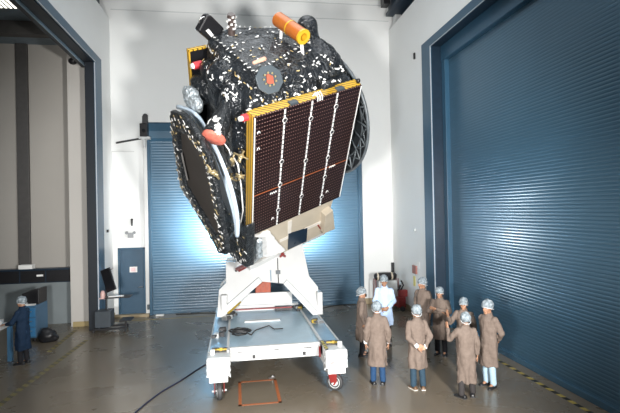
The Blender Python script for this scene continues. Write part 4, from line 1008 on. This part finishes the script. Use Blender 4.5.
b = MB(); b.box((-.34, -.28, .16), (.12, .22, .66)); wk(b, 'computer_case', mat('dark grey case', (.035, .045, .055), .45, var=.1), bevel=.012)
b = MB(); b.box((-.40, -.3, .08), (.55, -.22, .14)); b.box((-.40, .14, .08), (.55, .2, .14)); b.box((.40, -.4, .34), (.75, .1, .38)); b.box((.52, -.2, .1), (.58, -.14, .36)); wk(b, 'base_frame', black_m, bevel=.006)
for x, y in ((-.38, -.26), (.52, -.26), (-.38, .17), (.52, .17)):
    b = MB(); b.cyl((x - .02, y, .045), (x + .02, y, .045), .045); b.box((x - .02, y - .02, .06), (x + .02, y + .02, .09)); wk(b, 'caster', rubber_m)
b = MB(); b.lathe([(0, 0), (.07, 0), (.075, .12), (.05, .2), (.02, .22), (0, .22)], (-.14, -.1, 1.06), (0, 0, 1), 16); b.box((-.22, -.2, 1.03), (-.04, .02, 1.06)); wk(b, 'pink_container', mat('pale pink plastic', (.55, .36, .33), .4), smooth='auto')
# personnel door sign
p = at(133.5, 269.5, 1, YB + .095); b = MB(); b.box((p.x - .13, YB + .085, p.z - .10), (p.x + .13, YB + .098, p.z + .10)); sg = tag(b.build('door_sign', paper_m), 'white sign with pink print on the blue personnel door', 'sign')
b = MB()
for k in range(4): b.box((p.x - .09, YB + .08, p.z - .06 + k * .035), (p.x + .09 - .03 * (k % 2), YB + .086, p.z - .045 + k * .035))
b.build('pink_print', mat('pink print', (.75, .25, .30), .5), sg)
# lights and sensors above the door
grey_em = mat('mid grey plastic', (.26, .27, .28), .45)
p = at(131, 235, 1, YB); b = MB(); b.box((p.x - .10, YB - .06, p.z - .10), (p.x + .10, YB, p.z + .08)); el_ = tag(b.build('emergency_light', grey_em, bevel=.01), 'twin-headed white emergency light above the blue personnel door', 'light')
for s in (-1, 1):
    b = MB(); b.cyl((p.x + s * .13, YB - .03, p.z + .1), (p.x + s * .13, YB - .10, p.z + .08), .045, .055, 14); b.build('lamp_head', grey_em, el_)
p = at(132.3, 223, 1, YB); b = MB(); b.capsule((p.x, YB - .05, p.z + .12), (p.x, YB - .05, p.z - .08), .045, .03); b.box((p.x - .02, YB - .05, p.z - .02), (p.x + .02, YB, p.z + .04)); tag(b.build('wall_sensor', black_m, smooth=True), 'small black sensor on the white wall above the emergency light', 'sensor')
p = at(107, 231, 0, XL); b = MB(); b.box((XL, p.y - .06, p.z - .05), (XL + .05, p.y + .06, p.z + .05)); tag(b.build('wall_switch', black_m), 'tiny black switch on the narrow left wall strip', 'switch')
p = at(148.5, 307, 1, YB - .06); b = MB(); b.box((p.x - .04, YB - .09, p.z - .09), (p.x + .04, YB - .05, p.z + .09)); tag(b.build('door_control', grey_m, bevel=.005), 'grey control box at the foot of the white post beside the roller door', 'switch')
# camera rig on a bracket
p = at(144, 130, 1, YB - .3)
cr = thing('camera_rig', 'dark camera rig on a bracket high beside the rear roller door', 'camera', (p.x, YB, p.z))
b = MB(); b.box((-.13, -.42, -.25), (.13, -.12, .22)); cr_b = b.build('camera_housing', black_m, cr, bevel=.02)
b = MB(); b.box((-.05, -.36, .22), (.12, -.16, .48)); b.ell((.04, -.26, .5), (.09, .09, .09)); b.build('beacon', rubber_m, cr, smooth='auto')
b = MB(); b.box((-.17, -.40, -.32), (.2, -.14, -.24)); b.cyl((.0, -.3, -.3), (.0, -.3, -.62), .04); b.build('grey_mount', greyw_m, cr)
b = MB(); b.tube([(-.1, -.3, -.3), (-.95, -.3, -.46)], .035); b.build('boom', rubber_m, cr)
b = MB(); b.box((-.03, -.16, -.1), (.03, 0, .1)); b.build('wall_bracket', steel_m, cr)
b = MB(); b.cyl((.02, -.42, -.05), (.02, -.52, -.05), .06); b.build('lens', glass_m, cr_b)
# recessed service panel outline on the left part of the back wall
b = MB(); q0 = at(111, 152, 1, YB); q1 = at(136, 246, 1, YB)
for lo, hi in (((q0.x, q1.z), (q0.x + .03, q0.z)), ((q0.x, q0.z), (q1.x, q0.z + .03))): b.box((lo[0], YB - .012, lo[1]), (hi[0], YB, hi[1]))
struct(b, 'trim_6', white_m)

# ================================================================== BACK RIGHT CORNER
# red wheeled cylinder trolley
ex, ey = 5.33, 16.5
et = thing('equipment_trolley', 'red wheeled trolley carrying a black cylinder in the back right corner', 'trolley', (ex, ey, 0))
ep = lambda mb, n, m_, par=None, **k: mb.build(n, m_, par or et, **k)
b = MB(); b.tube([(-.42, 0, 1.19), (-.36, 0, 1.2), (.32, 0, 1.2), (.38, 0, 1.19)], [.10, .14, .14, .09], 18); ep(b, 'black_cylinder', black_m, smooth='auto')
b = MB(); b.lathe([(.143, -.03), (.147, 0), (.143, .03)], (-.33, 0, 1.2), (1, 0, 0), 20); ep(b, 'tan_band', tan_m, smooth=True)
b = MB(); b.lathe([(.143, -.03), (.147, 0), (.143, .03)], (.2, 0, 1.2), (1, 0, 0), 20); ep(b, 'tan_band', tan_m, smooth=True)
b = MB(); b.box((-.32, -.16, .22), (.36, .16, 1.06)); ep(b, 'grey_cabinet', greyw_m, bevel=.015)
for x in (-.42, .42):
    b = MB(); b.tube([(x, -.2, .1), (x, -.1, 1.12)], .022); b.tube([(x, .2, .1), (x, .1, 1.12)], .022); b.tube([(x, -.2, .12), (x, .2, .12)], .022); ep(b, 'frame_post', mat('maroon post', (.12, .02, .02), .5))
b = MB(); b.box((-.45, -.2, .14), (.5, .2, .22)); b.box((.30, -.45, .12), (.58, -.2, .50)); b.box((.34, -.42, .50), (.66, -.22, .74)); ep(b, 'red_base', red_m, bevel=.02)
for x, y in ((-.40, -.24), (.44, -.48), (-.40, .24), (.44, .24)):
    b = MB(); b.cyl((x, y - .025, .09), (x, y + .025, .09), .09); b.box((x - .02, y - .02, .09), (x + .02, y + .02, .16)); ep(b, 'wheel', rubber_m)
b = MB(); b.tube([(.45, -.3, .74), (.55, -.3, .9), (.5, -.2, 1.05)], .03); b.tube([(.35, -.3, .7), (.42, -.35, .92)], .04); ep(b, 'black_hose', black_m, smooth=True)
# wall fittings
p = at(393.4, 267.5, 0, XR); p = at(393.4, 267.5, 1, YB); b = MB(); b.box((p.x - .10, YB - .10, p.z - .20), (p.x + .10, YB, p.z + .2)); wp_ = tag(b.build('wall_phone', black_m, bevel=.012), 'black wall box on the back wall above the red trolley', 'box')
b = MB(); b.tube([(p.x - .05, YB - .03, p.z - .2), (p.x - .05, YB - .03, p.z - .6)], .015); b.tube([(p.x + .05, YB - .03, p.z - .2), (p.x + .06, YB - .03, p.z - .6)], .015); b.build('conduit', red_m, wp_)
p = at(415.5, 269.5, 0, XR); b = MB(); b.box((XR - .06, p.y - .17, p.z - .14), (XR, p.y + .17, p.z + .14)); fa = tag(b.build('call_point', mat('dull red plastic', (.30, .12, .10), .45), bevel=.01), 'dull red call point on the white right wall', 'alarm')
p = at(418.5, 265.5, 0, XR); b = MB(); b.box((XR - .008, p.y - .12, p.z - .10), (XR, p.y + .12, p.z + .12)); tag(b.build('wall_notice', paper_m), 'small white notice on the right wall by the call point', 'sign')
p = at(414.5, 281, 0, XR); b = MB(); b.box((XR - .008, p.y - .10, p.z - .17), (XR, p.y + .10, p.z + .17)); ys = tag(b.build('warning_sign', mat('pale yellow sign', (.72, .66, .25), .5)), 'pale yellow sign low on the white right wall below the call point', 'sign')
p = at(415, 56, 0, XR); b = MB(); b.box((XR - .05, p.y - .04, p.z - .10), (XR, p.y + .04, p.z + .1)); tag(b.build('wall_hook', black_m), 'tiny dark fitting high on the right wall beside the door frame', 'hook')
p = at(415.5, 230, 0, XR); b = MB(); b.ell((XR - .03, p.y, p.z), (.05, .06, .06), 12, 8); tag(b.build('wall_socket', greyw_m, smooth=True), 'small round grey fitting halfway up the right wall', 'socket')

# ================================================================== FLOOR MARKINGS AND CABLES
def tape(name, p, q, w, m_, label, grp=None):
    p, q = Vector((*p, 0)), Vector((*q, 0)); d = (q - p).normalized(); x = Vector((-d.y, d.x, 0)) * w / 2
    mb = MB(); mb.prism([p - x, q - x, q + x, p + x], (0, 0, .003)); o = tag(mb.build(name, m_), label, 'floor tape', grp); return o
tape('hazard_tape', (6.10, 14.2), (6.13, 6.0), .09, haz_m, 'yellow black hazard tape along the sill of the right roller door')
tape('hazard_tape', (-4.40, 14.6), (-4.66, 9.6), .13, haz2_m, 'worn yellow hazard tape across the side bay opening, nearer the cart')
tape('hazard_tape', (-5.12, 15.9), (-5.05, 13.6), .13, haz2_m, 'short worn yellow hazard tape in front of the black bag and cabinet')
tape('hazard_tape', (-4.3, 16.9), (-.8, 16.95), .10, mat('faded yellow tape', (.26, .20, .08), .5, var=.2), 'faded yellow tape in front of the rear roller door')
mb = MB(); sx0, sx1, sy0, sy1, w = -.03, .79, 9.02, 10.3, .06
for lo, hi in (((sx0, sy0), (sx1, sy0 + w)), ((sx0, sy1 - w), (sx1, sy1)), ((sx0, sy0), (sx0 + w, sy1)), ((sx1 - w, sy0), (sx1, sy1))): mb.box((lo[0], lo[1], 0), (hi[0], hi[1], .003))
tag(mb.build('floor_square', orange_t), 'orange tape square on the floor between the front wheels', 'floor tape')
p = at(271.5, 377.5, 2, .02); b = MB(); b.obox(p, ((1, .6, 0), (-.6, 1, 0), (0, 0, 1)), (.07, .02, .015)); b.obox(p + Vector((.03, .03, .02)), ((1, -.2, 0), (.2, 1, 0), (0, 0, 1)), (.02, .03, .015)); tag(b.build('floor_latch', steel_m), 'small metal latch on the floor behind the orange square', 'latch')
def cable(px, r, m_, label, z=.012):
    pts = [at(x, y, 2, z) for x, y in px]; sm = []
    for i in range(len(pts) - 1):
        p0, p1, p2, p3 = pts[max(i - 1, 0)], pts[i], pts[i + 1], pts[min(i + 2, len(pts) - 1)]
        for k in range(6):
            t = k / 6; sm.append(.5 * ((2 * p1) + (p2 - p0) * t + (2 * p0 - 5 * p1 + 4 * p2 - p3) * t * t + (3 * p1 - p0 - 3 * p2 + p3) * t ** 3))
    sm.append(pts[-1]); mb = MB(); mb.tube(sm, r, 8); return tag(mb.build('floor_cable', m_, smooth=True), label, 'cable')
cable(((120, 430), (136, 412), (160, 393), (180, 381), (203, 366), (222, 356), (250, 350)), .016, cablb_m, 'dark blue cable running across the floor to the left of the cart')
cable(((320, 309), (332, 306), (345, 304.5), (356, 304)), .014, cable_m, 'thin black cable on the floor at the foot of the rear roller door')
cable(((176, 314.5), (186, 314), (205, 313), (216, 313)), .014, cable_m, 'short black cable on the floor left of the cart by the rear roller door')
b = MB(); p = at(160, 315, 2, .03); b.obox(p, ((1, 0, 0), (0, 1, 0), (0, 0, 1)), (.14, .06, .03)); tag(b.build('door_stop', white_m, bevel=.01), 'small white block on the floor at the left foot of the rear roller door', 'block')
